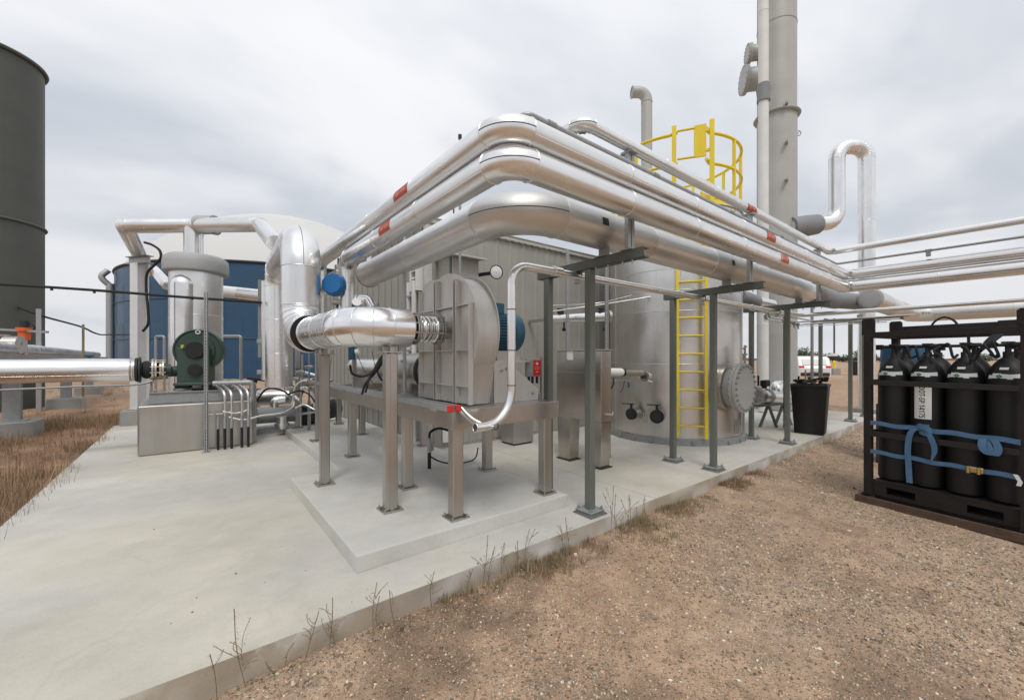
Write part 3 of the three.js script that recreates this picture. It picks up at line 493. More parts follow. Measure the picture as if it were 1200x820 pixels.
{
  const X0 = 2.0, X1 = 2.21, t = thing('blower_fan', 'large ribbed stainless blower fan casing with blue motor', 'fan', V(2.15, SK, -3.5));
  const out = [[-4.10, SK + 0.012], [-4.10, 2.20], [-4.04, 2.24], [-3.92, 2.265]];
  for (let i = 0; i <= 56; i++) { const a = Math.PI * (0.60 - 0.78 * i / 56), q = i / 56; out.push([-3.56 + (0.55 + 0.005 * q) * Math.cos(a), 1.71 + (0.57 - 0.02 * q) * Math.sin(a)]); }
  out.push([-3.17, SK + 0.012]);
  const mz = basis(AZ, UP, V(-1, 0, 0), V(X1, 0, 0));   // outline (z, y), extruded towards -x
  part(t, 'scroll_casing', metricUV(toCreased(prism(out, X1 - X0, mz))), M.stainFan);
  const grow = (k) => out.map(([z, y]) => [-3.56 + (z + 3.56) * k, SK + 0.008 + (y - SK) * k]);
  part(t, 'side_plate', metricUV(prism(grow(1.02), 0.01, basis(AZ, UP, V(-1, 0, 0), V(X0, 0, 0)), 0.001)), M.stainFan);
  part(t, 'rear_plate', metricUV(prism(grow(1.02), 0.01, basis(AZ, UP, V(-1, 0, 0), V(X1 + 0.01, 0, 0)), 0.001)), M.stainFan);
  const P = X0 - 0.011;
  for (const [z, y1, y0] of [[-4.085, 2.2, SK + 0.02], [-3.75, 2.25, SK + 0.02], [-3.70, 2.255, SK + 0.02], [-3.36, 2.225, SK + 0.02], [-3.31, 2.205, SK + 0.02], [-3.085, 1.98, SK + 0.02]]) part(t, 'vertical_rib', box(P - 0.05, P, y0, y1, z - 0.005, z + 0.005, 0.002), M.stainFan);
  for (const y of [1.97, 1.555, 1.225]) for (const [z0, z1] of [[-4.078, -3.756], [-3.694, -3.366], [-3.304, -3.092]]) part(t, 'horizontal_rib', box(P - 0.042, P, y - 0.005, y + 0.005, z0, z1, 0.002), M.stainFan);
  const bl = []; for (const z of [-3.725, -3.335]) for (let y = 1.1; y < 2.2; y += 0.11) bl.push(cyl(V(P - 0.012, y, z), V(P, y, z), 0.007, 6)); part(t, 'seam_bolts', bl, M.bolt);
  const iy = 1.755, iz = -3.52;
  part(t, 'inlet_pipe', cyl(V(1.88, iy, iz), V(2.0, iy, iz), 0.085, 28), M.stain);
  // flexible connector between clad pipe and inlet
  const fl = pgroup(t, 'flexible_connector', 'bellows connector with bolted stainless flanges');
  lpart(fl, 'bellows', lathe(Array.from({ length: 33 }, (_, i) => [0.105 + 0.022 * Math.sin(i / 32 * 6.283 * 5), i / 32 * 0.20]), V(1.645, iy, iz), 36, AX), M.bright2);
  for (const x of [1.572, 1.61, 1.63, 1.70, 1.74, 1.85, 1.872]) lpart(fl, 'connector_flange', cyl(V(x - 0.007, iy, iz), V(x + 0.007, iy, iz), x > 1.65 && x < 1.8 ? 0.125 : 0.148, 36), M.stain);
  const tb = []; for (let i = 0; i < 10; i++) { const a = i / 10 * 6.283, c = Math.cos(a) * 0.138, s = Math.sin(a) * 0.138; tb.push(cyl(V(1.545, iy + c, iz + s), V(1.65, iy + c, iz + s), 0.009, 6), cyl(V(1.825, iy + c, iz + s), V(1.90, iy + c, iz + s), 0.009, 6)); if (i % 3 === 0) tb.push(cyl(V(1.6, iy + c, iz + s), V(1.88, iy + c, iz + s), 0.006, 6)); } lpart(fl, 'tie_bolts', tb, M.bolt);
  lpart(fl, 'sleeve', cyl(V(1.55, iy, iz), V(1.88, iy, iz), 0.09, 28), M.dark);
  // motor with cooling fins
  const mx = 2.78, my = 1.76, mzz = -3.52, mo = pgroup(t, 'motor', 'teal-blue finned electric motor');
  lpart(mo, 'motor_body', lathe([[0.001, 0], [0.10, 0.0], [0.18, 0.03], [0.185, 0.05], [0.185, 0.36], [0.205, 0.37], [0.21, 0.47], [0.16, 0.51], [0.001, 0.515]], V(2.32, my, mzz), 36, AX).scale(1, 1, 1), M.motor);
  const fins = []; for (let i = 0; i < 40; i++) { const a = i / 40 * 6.283; fins.push(cyl(V(2.37, my + Math.cos(a) * 0.198, mzz + Math.sin(a) * 0.198), V(2.68, my + Math.cos(a) * 0.198, mzz + Math.sin(a) * 0.198), 0.0085, 6)); } lpart(mo, 'cooling_fins', fins, M.motor);
  lpart(mo, 'terminal_box', box(2.4, 2.6, 1.94, 2.06, -3.60, -3.42, 0.012), M.motor);
  lpart(mo, 'shaft', cyl(V(2.2, my, mzz), V(2.36, my, mzz), 0.05, 16), M.dark);
  // pedestal with sloped gusset sides
  for (const z of [-3.22, -3.84]) part(t, 'pedestal_gusset', prism([[2.31, SK + 0.004], [2.31, 1.44], [2.48, 1.44], [2.88, 1.16], [2.88, SK + 0.004]], 0.012, basis(AX, UP, AZ, V(0, 0, z)), 0.001), M.stainFan);
  part(t, 'pedestal_top', [box(2.31, 2.52, 1.428, 1.452, -3.83, -3.2), bar(V(2.40, 1.45, -3.52), V(2.9, 1.45, -3.52), 0.34, 0.02), box(2.5, 2.8, 1.45, 1.56, -3.62, -3.42)], M.stainFan);
  const gb = []; for (const [x, y] of [[2.4, 1.36], [2.46, 1.38], [2.8, 1.12]]) gb.push(cyl(V(x, y, -3.21), V(x, y, -3.19), 0.014, 10)); part(t, 'gusset_holes', gb, M.bolt);
  part(t, 'discharge_duct', [box(2.03, 2.26, 2.2, 2.30, -4.085, -3.93)], M.stainFan);
}
{ // silencer and clutter behind the fan
  const t = thing('silencer', 'dull steel silencer drum lying on the skid behind the fan', 'silencer', V(2.3, SK, -5.2));
  const y = 1.33; part(t, 'drum', cyl(V(2.28, y, -4.45), V(2.28, y, -5.65), 0.22, 40), M.stain);
  part(t, 'end_ring', [ring(V(2.28, y, -4.45), AZ, 0.215, 0.025, 40, 8), ring(V(2.28, y, -5.65), AZ, 0.215, 0.02, 40, 8)], M.dark);
  part(t, 'taper', cyl(V(2.28, y, -5.65), V(2.28, y, -6.0), 0.2, 36, 0.11), M.alu); part(t, 'outlet', cyl(V(2.28, y, -4.45), V(2.28, y, -4.16), 0.12, 28), M.stain);
  part(t, 'clad_section', cyl(V(2.28, y, -6.0), V(2.28, y, -7.3), 0.15, 32), M.bright2);
  for (const z of [-4.7, -5.4, -6.9]) part(t, 'cradle', box(2.12, 2.44, SK + 0.002, y - 0.13, z - 0.03, z + 0.03), M.stain2);
}
{
  const t = thing('cable_conduit', 'small grey conduit stub with black cable on the pad under the skid', 'conduit', atY(503, 549, PY));
  const b = t.base; lpart(t, 'stub', cyl(V(0, 0, 0), V(0, 0.26, 0), 0.022, 12), M.rubber); lpart(t, 'fitting', [cyl(V(0, 0.2, 0), V(0, 0.38, 0), 0.028, 12), cbox(V(0.03, 0.27, 0), 0.05, 0.1, 0.05, 0.01)], M.galv);
  lpart(t, 'cable', [hose([V(0, 0.38, 0), V(0.01, 0.45, 0.01), V(0.1, 0.49, 0.04), V(0.22, 0.46, 0.06), V(0.30, 0.42, 0.1)], 0.016), hose([V(0, 0.16, 0), V(0.08, 0.1, 0.05), V(0.22, 0.05, 0.1), V(0.45, 0.03, 0.12), V(0.65, 0.05, 0.05), V(0.72, 0.16, 0)], 0.009)], M.rubber);
}

// ---------------------------------------------------------------- inlet pipe with the big double elbow
{
  const t = thing('inlet_pipe', 'fat bright silver clad pipe dropping through an elbow into the fan', 'pipe', V(1.03, 1.5, -5.0));
  const y = 1.755;
  cladPipe(t, [V(1.19, 1.0, -7.9), V(1.19, 3.0, -7.9), V(1.03, 2.89, -5.32), V(1.03, y, -5.32), V(1.045, y, -4.94)], [0.3, 0.36, 0.33], 0.208, { mats: [M.alu3, M.alu, M.alu], gores: [5, 0, 5], seg: 48, len: 0.5, elbowScale: 1.02 });
  part(t, 'joint_gap', [cyl(V(1.045, y, -4.96), V(1.055, y, -4.78), 0.15, 40)], M.rubber, 'black sleeve painting the dark gap where the insulation stops'); part(t, 'gap_disc', cyl(V(1.0448, y, -4.947), V(1.0452, y, -4.937), 0.2, 44), M.rubber, 'black disc painting the dark gap at the elbow end');  // darkness of the open joint put into the black sleeve and disc
  cladPipe(t, [V(1.06, y, -4.80), V(1.08, y, -3.52), V(1.56, y, -3.52)], 0.30, 0.172, { mats: [M.bright, M.bright2, M.bright], gores: 4, seg: 48, len: 0.4 });
  part(t, 'collar', [ring(V(1.06, y, -4.80), AZ, 0.168, 0.014, 48, 8), ring(V(1.03, 2.1, -5.32), UP, 0.2, 0.012, 48, 8), ring(V(1.03, 2.07, -5.32), UP, 0.2, 0.012, 48, 8)], M.alu);
}
function hPost(t, x, y0, y1, z, w, d, mat) { const f = 0.012; part(t, 'post', [box(x - w / 2, x + w / 2, y0, y1, z - d / 2, z - d / 2 + f, 0.002), box(x - w / 2, x + w / 2, y0, y1, z + d / 2 - f, z + d / 2, 0.002), box(x - f / 2, x + f / 2, y0, y1, z - d / 2 + f - 0.001, z + d / 2 - f + 0.001)], mat); }
function cPost(t, x, y0, y1, z, w, mat) { part(t, 'post', [box(x - w / 2, x + w / 2, y0, y1, z - w / 2, z + w / 2, 0.014), box(x - w / 2 - 0.004, x - w / 2 + 0.004, y0, y1, z + 0.02, z + 0.05), box(x - 0.016, x + 0.016, y0, y1, z + w / 2 - 0.004, z + w / 2 + 0.005, 0.002)], mat); }
for (const [x, z, top, w, label] of [[1.147, -4.74, 1.52, 0.094, 'stainless support post under the black joint of the fan inlet pipe'], [1.416, -3.57, 1.53, 0.108, 'thickest stainless support post, next to the red strut caps']]) {
  const t = thing('pipe_support', label, 'support post', V(x, PY, z)); basePlate(t, x, PY, z, 0.092); cPost(t, x, PY + 0.014, top, z, w, M.stain2);
  part(t, 'saddle', [box(x - 0.09, x + 0.09, top, top + 0.014, z - 0.08, z + 0.08, 0.002), box(x - 0.02, x + 0.02, top + 0.014, 1.60, z - 0.05, z + 0.05)], M.stain);
  part(t, 'clamp_bolts', [cyl(V(x - 0.07, top, z - 0.05), V(x - 0.07, top + 0.05, z - 0.05), 0.012, 6), cyl(V(x + 0.07, top, z + 0.05), V(x + 0.07, top + 0.05, z + 0.05), 0.012, 6)], M.bolt);
}
for (const [x, z, top, w, label] of [[1.66, -8.9, 1.75, 0.085, 'far stainless support post at the pad edge by the pump'], [1.65, -7.3, 1.85, 0.055, 'slender stainless support post standing halfway along the pad edge']]) {
  const t = thing('pipe_support', label, 'support post', V(x, PY, z)); basePlate(t, x, PY, z, 0.1); part(t, 'post', box(x - w / 2, x + w / 2, PY + 0.014, top, z - w / 2, z + w / 2, 0.008), M.stain2); part(t, 'cap_plate', box(x - 0.07, x + 0.07, top, top + 0.01, z - 0.07, z + 0.07), M.stain);
}
{ const t = thing('strut_channel', 'thin brown strut channel hanging behind the inlet pipe posts', 'strut', V(1.72, 1.1, -5.6)); part(t, 'channel', box(1.70, 1.75, 1.096, 1.9, -5.62, -5.57, 0.003), M.stain2); part(t, 'foot', box(1.69, 1.76, 1.096, 1.106, -5.65, -5.54), M.galv); }
{ // valve with blue actuator on the pipe drop
  const t = thing('actuated_valve', 'valve with round bright blue actuator beside the big elbow', 'valve', V(1.45, 1.9, -5.3));
  part(t, 'valve_body', [cyl(V(1.55, 1.62, -5.32), V(1.55, 1.9, -5.32), 0.075, 24), cyl(V(1.55, 1.87, -5.32), V(1.55, 1.9, -5.32), 0.11, 24), cyl(V(1.55, 1.66, -5.32), V(1.55, 1.69, -5.32), 0.11, 24)], M.stain);
  const c = at(392, 334, 5.0), d = V(-0.62, 0.03, 0.78).normalize();
  part(t, 'actuator_cap', [cyl(c, c.clone().addScaledVector(d, 0.07), 0.145, 10, 0.13), cyl(c.clone().addScaledVector(d, 0.07), c.clone().addScaledVector(d, 0.085), 0.115, 10)], M.blueAct, 'bright blue round actuator cap');
  const b = c.clone().addScaledVector(d, -0.12); part(t, 'actuator_body', [cyl(b, c, 0.12, 24), cyl(b.clone().addScaledVector(RT, -0.2).addScaledVector(UP, -0.03), b.clone().addScaledVector(RT, 0.02), 0.075, 20), cyl(b, V(1.5, c.y - 0.02, -5.32), 0.05, 16)], M.dull);
  part(t, 'gearbox', [cbox(b.clone().addScaledVector(UP, 0.17), 0.1, 0.08, 0.1, 0.02), cyl(b.clone().addScaledVector(UP, 0.2), b.clone().addScaledVector(UP, 0.27), 0.05, 16), cbox(b.clone().addScaledVector(UP, -0.19), 0.16, 0.07, 0.14, 0.02)], M.stain);
  part(t, 'bracket', [bar(b.clone().addScaledVector(UP, -0.2), V(b.x, 1.94, b.z), 0.05, 0.05), bar(b.clone().addScaledVector(UP, 0.2), b.clone().addScaledVector(UP, 0.36), 0.03, 0.03)], M.dark);
  const e = at(424, 327, 5.3); part(t, 'mixing_branch', [pipeGeo([at(408, 352, 5.2), at(432, 352, 5.2), at(442, 372, 5.0), at(442, 392, 5.0)], 0.08, 0.07, 20)], M.bright2); part(t, 'branch_band', [ring(at(438, 360, 5.08), V(0.5, -0.7, 0.3), 0.072, 0.008, 24, 6), ring(at(420, 352, 5.2), RT, 0.072, 0.008, 24, 6)], M.stain);
}
{ const c = at(417, 360, 4.6), d = V(-0.2, 0.5, 0.9).normalize(); const t = thing('pressure_transmitter', 'small blue pressure transmitter above the silver inlet pipe', 'transmitter', c.clone()); lpart(t, 'housing', cyl(V(0, 0, 0), d.clone().multiplyScalar(0.09), 0.048, 16), M.plasticBlue); lpart(t, 'cover', cyl(d.clone().multiplyScalar(0.09), d.clone().multiplyScalar(0.105), 0.05, 16), M.offWhite); lpart(t, 'stem', cyl(V(0, -0.03, 0), V(-0.02, -0.14, 0.02), 0.016, 10), M.stain); lpart(t, 'mount', cyl(V(0, 0, 0), V(0.05, -0.1, -0.5), 0.02, 8), M.stain); }
{ const c = at(412, 415, 4.35); const t = thing('cable_gland', 'dark blue junction with looping black cables under the inlet pipe', 'junction box', c.clone()); lpart(t, 'housing', cyl(V(0, -0.06, 0), V(0, 0.1, 0), 0.035, 12), M.plasticBlue); lpart(t, 'cap', cyl(V(0.03, 0.02, 0.03), V(0.06, 0.03, 0.05), 0.03, 12), M.offWhite);
  const g = [[[410, 428], [413, 438], [425, 441], [436, 436], [444, 422], [452, 412]], [[428, 460], [434, 440], [443, 428], [452, 415]], [[424, 462], [428, 450], [440, 436], [452, 420]]].map((L) => hose(L.map(([u, v], i) => at(u, v, 4.35 + 0.05 * i).sub(c)), 0.012)); lpart(t, 'cables', g, M.rubber);
  lpart(t, 'wires', [[[418, 415], [430, 440], [445, 458]], [[436, 412], [440, 430], [452, 452]]].map((L) => hose(L.map(([u, v]) => at(u, v, 4.8).sub(c)), 0.004)), M.dark); }
{ const p = at(474, 405, 4.9); const t = thing('vent_tube', 'thin vertical grey tube standing in front of the thick duct', 'tube', V(p.x, 1.045, p.z)); lpart(t, 'tube', cyl(V(0, -0.0, 0), V(0, 1.95, 0), 0.021, 12), M.galv); lpart(t, 'clip', cbox(V(0, 0.4, -0.03), 0.05, 0.03, 0.07), M.galvDull); lpart(t, 'foot', cbox(V(0, 0.01, 0), 0.09, 0.02, 0.09, 0.004), M.galvDull); }
{ const p = at(539, 250, 5.6); const t = thing('lightning_rod', 'slender rod rising above the overhead pipe pair', 'rod', V(p.x, 0, p.z)); lpart(t, 'rod', cyl(V(0, 0, 0), V(0, at(538, 163, 5.6).y, 0), 0.018, 10), M.galvDull); lpart(t, 'cap', cyl(V(0, at(538, 163, 5.6).y, 0), V(0, at(538, 158, 5.6).y, 0), 0.026, 10), M.dark); lpart(t, 'base', cbox(V(0, 0.012, 0), 0.14, 0.024, 0.14), M.galv); }

// ---------------------------------------------------------------- emergency stop box
{
  const c = at(625, 431, 4.5), n = V(-0.55, 0, 0.83).normalize(), s = V(0.83, 0, 0.55); const t = thing('switch_box', 'grey switch box with red label on the skid corner post', 'switch box', V(c.x, 1.045, c.z));
  const m = basis(s, UP, n, c), B = (w, h, d, ox, oy, oz, bev = 0.006) => new RoundedBoxGeometry(w, h, d, 1, bev).translate(ox, oy, oz).applyMatrix4(m);
  part(t, 'box', B(0.17, 0.19, 0.10, 0, 0, 0), M.galvDull);
  const cv = document.createElement('canvas'); cv.width = 64; cv.height = 128; const x = cv.getContext('2d'); x.fillStyle = '#c8181c'; x.fillRect(0, 0, 64, 128); x.fillStyle = '#f3d9d0'; x.fillRect(28, 16, 8, 24); x.fillRect(20, 24, 24, 8); x.fillStyle = '#e0805a'; x.fillRect(10, 54, 44, 7); x.fillRect(10, 68, 44, 7); x.fillStyle = '#f0c8bc'; x.fillRect(22, 92, 20, 6);
  const tx = new THREE.CanvasTexture(cv); tx.colorSpace = THREE.SRGBColorSpace;
  part(t, 'red_label', new THREE.PlaneGeometry(0.085, 0.17).translate(0.035, 0, 0.0525).applyMatrix4(m), mk(C(1, 1, 1), 0.5, 0, { map: tx }), 'red warning label');
  part(t, 'cable_glands', [-0.05, -0.01, 0.04].map((k) => cyl(V(k, -0.095, 0).applyMatrix4(m), V(k, -0.17, 0).applyMatrix4(m), 0.015, 10)), M.dark);
  part(t, 'stand', [bar(V(0.1, -0.36, -0.03).applyMatrix4(m), V(0.1, 0.12, -0.03).applyMatrix4(m), 0.03, 0.03), bar(V(-0.02, 0.05, -0.06).applyMatrix4(m), V(0.13, 0.05, -0.06).applyMatrix4(m), 0.03, 0.02)], M.galv);
  part(t, 'small_fitting', [cyl(V(0.06, -0.28, 0).applyMatrix4(m), V(0.06, -0.36, 0).applyMatrix4(m), 0.025, 12), cyl(V(0.03, -0.36, 0).applyMatrix4(m), V(0.13, -0.37, 0).applyMatrix4(m), 0.015, 10)], M.galv);
}

// ---------------------------------------------------------------- stainless cabinet and wall-side fittings
{
  const t = thing('steel_cabinet', 'brown mirror-finish stainless cabinet on plate legs beside the tank', 'cabinet', V(4.45, 0, -3.95));
  const x0 = 4.3, x1 = 4.52, z0 = -4.38, z1 = -3.54;
  part(t, 'cabinet_body', [box(x0, x1, 0.62, 1.585, z0, z1, 0.012)], M.mirror);
  part(t, 'lid', box(x0 - 0.015, x1 + 0.015, 1.585, 1.603, z0 - 0.015, z1 + 0.015, 0.004), M.stain2);
  part(t, 'shelf_seam', box(x0 - 0.004, x0 + 0.001, 1.28, 1.288, z0 + 0.01, z1 - 0.01), M.stain2);
  for (const [za, zb] of [[z0, z0 + 0.27], [z1 - 0.13, z1]]) part(t, 'plate_leg', prism([[za + 0.03, 0.012], [zb - 0.03, 0.012], [zb, 0.618], [za, 0.618]], 0.19, basis(AZ, UP, V(-1, 0, 0), V(x1 - 0.01, 0, 0)), 0.003), M.mirror);
  part(t, 'foot', [box(x0 - 0.01, x1 + 0.01, 0, 0.012, z0, z0 + 0.28), box(x0 - 0.01, x1 + 0.01, 0, 0.012, z1 - 0.14, z1 + 0.01)], M.dark);
  part(t, 'notice', box(x0 - 0.006, x0 - 0.001, 1.46, 1.60, -4.16, -4.04), M.offWhite, 'small white notice plate');
  part(t, 'drain_cock', [cyl(V(x1 - 0.05, 0.72, z1), V(x1 - 0.05, 0.72, z1 + 0.06), 0.015, 10), cyl(V(x1 - 0.05, 0.72, z1 + 0.06), V(x1 - 0.05, 0.77, z1 + 0.06), 0.012, 10)], M.bright2);
}
{
  const c = at(713, 436, 6.1), t = thing('actuator_unit', 'grey junction box with white cylinder actuator beside the cabinet', 'actuator', V(c.x, 0, c.z));
  part(t, 'junction_box', [cbox(at(704, 424, 6.0), 0.12, 0.17, 0.12, 0.012), cbox(at(709, 425, 5.95), 0.07, 0.12, 0.08, 0.01)], M.galvDull);
  part(t, 'cylinder', [cyl(at(713, 436, 5.9), at(729, 436, 6.0), 0.058, 24)], M.offWhite); part(t, 'end_cap', cyl(at(728, 436, 6.0), at(731, 436, 6.02), 0.062, 24), M.rubber);
  part(t, 'body', [cbox(at(706, 440, 6.0), 0.13, 0.22, 0.1, 0.02), cyl(at(704, 446, 6), at(720, 446, 6), 0.018, 10), cyl(at(731, 437, 6.0), at(752, 437, 6.6), 0.045, 18)], M.stain2);
  part(t, 'hose', [hose([at(719, 443, 5.95), at(719, 450, 5.9), at(716, 456, 5.9)], 0.01), hose([at(732, 446, 6.1), at(730, 455, 6.1), at(727, 460, 6.1)], 0.005)], M.rubber);
  part(t, 'blue_tag', cbox(at(737, 451, 6.2), 0.04, 0.08, 0.01), M.plasticBlue); part(t, 'manifold_pipe', cyl(at(706, 446, 6.0), at(738, 446, 6.25), 0.009, 8), M.stain2);
  part(t, 'stand', bar(V(c.x, 0, c.z), V(c.x, c.y - 0.05, c.z), 0.05, 0.05), M.stain2);
}
// perforated strut uprights
function perfStrut(label, u, d, vTop, y0) {
  const p = at(u, 420, d), yt = at(u, vTop, d).y, t = thing('strut_upright', label, 'strut', V(p.x, y0, p.z), 'perforated strut uprights');
  lpart(t, 'channel', [cbox(V(-0.018, (yt - y0) / 2, 0), 0.008, yt - y0, 0.04), cbox(V(0.018, (yt - y0) / 2, 0), 0.008, yt - y0, 0.04), cbox(V(-0.0105, (yt - y0) / 2, 0.014), 0.007, yt - y0, 0.004), cbox(V(0.0105, (yt - y0) / 2, 0.014), 0.007, yt - y0, 0.004)], M.galv);
  const sl = []; for (let y = 0.03; y < yt - y0 - 0.03; y += 0.05) sl.push(cbox(V(0, y, 0.014), 0.015, 0.02, 0.004)); lpart(t, 'slots', sl, M.galv); t.rotation.y = -0.4; lpart(t, 'foot', cbox(V(0, 0.005, 0), 0.1, 0.01, 0.1), M.galv); return t;
}
perfStrut('perforated strut upright standing behind the cabinet, near the skid corner post', 665, 6.9, 292, 0);
perfStrut('perforated strut upright standing behind the rack post at the cabinet corner', 711, 6.2, 310, 0);
perfStrut('perforated strut upright clamped to the front of the green blower skid', 241, 6.45, 342, 0);
{
  const t = thing('wall_pipe', 'short silver pipe with black valve handles in front of the building wall', 'pipe', V(4.9, 1.9, -5.4));
  const a = at(646, 374, 7.4), b = at(712, 371, 7.0); part(t, 'pipe', cyl(a, b, 0.08, 28), M.alu); part(t, 'end_flange', cyl(b.clone(), b.clone().add(V(0.04, 0, 0.02)), 0.11, 24), M.stain);
  for (const [u, d] of [[657, 7.35], [705, 7.05]]) part(t, 'valve_handle', [cbox(at(u, 366, d), 0.13, 0.06, 0.05, 0.01), cyl(at(u, 374, d), at(u, 362, d), 0.02, 10), cbox(at(u, 362, d), 0.16, 0.02, 0.03)], M.rubber);
  for (const [u, d] of [[661, 7.3], [709, 7.02]]) part(t, 'hanging_valve', [cyl(at(u, 376, d), at(u, 388, d), 0.014, 8), cbox(at(u, 386, d), 0.06, 0.05, 0.05, 0.01)], M.rubber);
  part(t, 'bracket', [bar(at(665, 374, 7.3), at(665, 374, 6.95), 0.04, 0.04), bar(at(686, 378, 7.2), at(686, 410, 7.2), 0.02, 0.02), bar(a.clone(), a.clone().add(V(0, 0, -0.6)), 0.05, 0.05)], M.galv);
}
{ const t = thing('instrument_line', 'pair of thin bright tubes running from the building to the tank', 'tube', V(5.5, 2, -4)); part(t, 'tube', [hose([at(646, 365, 7.0), at(690, 359, 6.8), at(730, 353, 7.0), at(768, 347, 7.25)], 0.014), hose([at(646, 358, 7.2), at(700, 355, 7), at(740, 346, 7.2)], 0.006)], M.bright2); }

// ---------------------------------------------------------------- building
{
  const bx0 = 3.0, bx1 = 11.5, bz = -6.0, bz0 = -13, bh = 3.68, t = thing('equipment_building', 'beige ribbed metal equipment building behind the fan', 'building', V(6, 0, -8));
  part(t, 'wall_core', box(bx0, bx1, 0, bh, bz0, bz), M.wall);
  for (let i = 0; i < 9; i++) { const x0 = bx0 + i * 0.944 + 0.002, x1 = x0 + 0.94, g = [box(x0, x1, 0.05, bh - 0.02, bz, bz + 0.008)]; for (let k = 0; k < 3; k++) { const x = x0 + 0.12 + k * 0.314; g.push(prism([[x - 0.035, 0], [x + 0.035, 0], [x + 0.018, 0.008], [x - 0.018, 0.008]], bh - 0.08, basis(AX, AZ, V(0, -1, 0), V(0, bh - 0.025, bz + 0.008))).toNonIndexed()); } part(t, 'wall_panel', g.map(metricUV), i % 2 ? M.wall : M.wall2); }
  for (let i = 0; i < 7; i++) { const z1 = bz - i * 0.99 - 0.002, z0 = z1 - 0.985, g = [box(bx0 - 0.008, bx0, 0.05, bh - 0.02, z0, z1)]; for (let k = 0; k < 3; k++) { const z = z0 + 0.16 + k * 0.32; g.push(box(bx0 - 0.028, bx0 - 0.008, 0.05, bh - 0.03, z - 0.025, z + 0.025, 0.008)); } part(t, 'wall_panel', g, i % 2 ? M.wall : M.wall2); }
  part(t, 'corner_trim', [box(bx0 - 0.03, bx0 + 0.07, 0.02, bh - 0.02, bz + 0.005, bz + 0.035, 0.003), box(bx0 - 0.035, bx0 - 0.005, 0.02, bh - 0.02, bz - 0.07, bz + 0.03, 0.003)], M.trim);
  const rf = part(t, 'roof', [box(bx0 - 0.06, bx1 + 0.06, bh - 0.02, bh + 0.05, bz0 - 0.06, bz + 0.06, 0.01), box(bx0 - 0.08, bx1 + 0.08, bh + 0.05, bh + 0.062, bz0 - 0.08, bz + 0.08)], M.trim);
  const fs = []; for (let x = bx0; x < bx1; x += 0.157) fs.push(box(x, x + 0.09, bh - 0.035, bh - 0.02, bz + 0.03, bz + 0.058)); part(rf, 'eave_vents', fs, M.galvDull);
  const lv = pgroup(t, 'louver', 'white louvered vent'); const lc = atX(489.5, 326, bx0 - 0.04); { const f = (y0, y1, z0, z1) => box(bx0 - 0.13, bx0, lc.y + y0, lc.y + y1, lc.z + z0, lc.z + z1, 0.004); lpart(lv, 'frame', [f(-0.22, -0.18, -0.13, 0.13), f(0.18, 0.22, -0.13, 0.13), f(-0.18, 0.18, -0.13, -0.09), f(-0.18, 0.18, 0.09, 0.13)], M.offWhite); for (let i = 0; i < 3; i++) { const yy = lc.y - 0.12 + i * 0.12; lpart(lv, 'slat', bar(V(bx0 - 0.12, yy - 0.02, lc.z), V(bx0 - 0.06, yy + 0.03, lc.z), 0.18, 0.008), M.offWhite); } lpart(lv, 'insect_screen', box(bx0 - 0.034, bx0 - 0.03, lc.y - 0.18, lc.y + 0.18, lc.z - 0.09, lc.z + 0.09), M.galvDull); }
  part(t, 'door', [box(3.25, 3.40, 0.1, 2.8, bz + 0.03, bz + 0.05)], M.offWhite, 'white panel by the corner');
  // roof hood
  const hd = pgroup(t, 'roof_hood', 'pale rooftop air hood with a sloped lid'); const hc = at(508, 262, 8.4); lpart(hd, 'hood_body', [cbox(V(hc.x - 0.35, bh + 0.25, hc.z), 0.5, 0.5, 0.6, 0.01)], M.offWhite); lpart(hd, 'hood_lid', [bar(V(hc.x - 0.75, bh + 0.48, hc.z), V(hc.x + 0.35, bh + 0.95, hc.z), 0.75, 0.03)], M.trim); lpart(hd, 'hood_stay', [cyl(V(hc.x + 0.3, bh + 0.05, hc.z + 0.3), V(hc.x + 0.3, bh + 0.92, hc.z + 0.3), 0.015, 8)], M.dark);
}
{ // wall hood box above the fan, and floodlight
  const c = atZ(542, 322, -5.6), t = thing('wall_box', 'beige sheet metal hood box with drip roof above the fan', 'vent box', V(c.x, 1.9, c.z)); const y1 = atZ(542, 303, -5.6).y;
  part(t, 'body', box(c.x - 0.24, c.x + 0.24, 1.9, y1, -5.965, -5.5, 0.006), M.wall2); part(t, 'drip_roof', bar(V(c.x - 0.0, y1 + 0.06, -5.965), V(c.x, y1 - 0.01, -5.36), 0.62, 0.025), M.trim); part(t, 'side_trim', box(c.x - 0.262, c.x - 0.241, 1.9, y1 - 0.02, -5.56, -5.52), M.rackDark);
  const f = atZ(581, 319, -5.35), u = thing('floodlight', 'round wall floodlight with pale lens above the fan casing', 'lamp', V(f.x, f.y, -5.96)); const d = V(-0.25, -0.05, 1).normalize();
  part(u, 'housing', lathe([[0.001, -0.09], [0.07, -0.085], [0.1, -0.02], [0.115, 0.03], [0.1, 0.03]], f, 28, d), M.dark); part(u, 'lens', lathe([[0.001, 0.045], [0.05, 0.04], [0.1, 0.026]], f, 28, d), M.glass, 'pale unlit lens'); part(u, 'bracket', [bar(f.clone().addScaledVector(d, -0.07), V(f.x - 0.12, f.y + 0.02, -5.96), 0.05, 0.05), cbox(V(f.x - 0.14, f.y, -5.93), 0.16, 0.2, 0.06, 0.01), bar(V(f.x - 0.14, f.y, -5.93), V(f.x - 0.1, f.y - 0.25, -5.955), 0.03, 0.03)], M.dark);
}
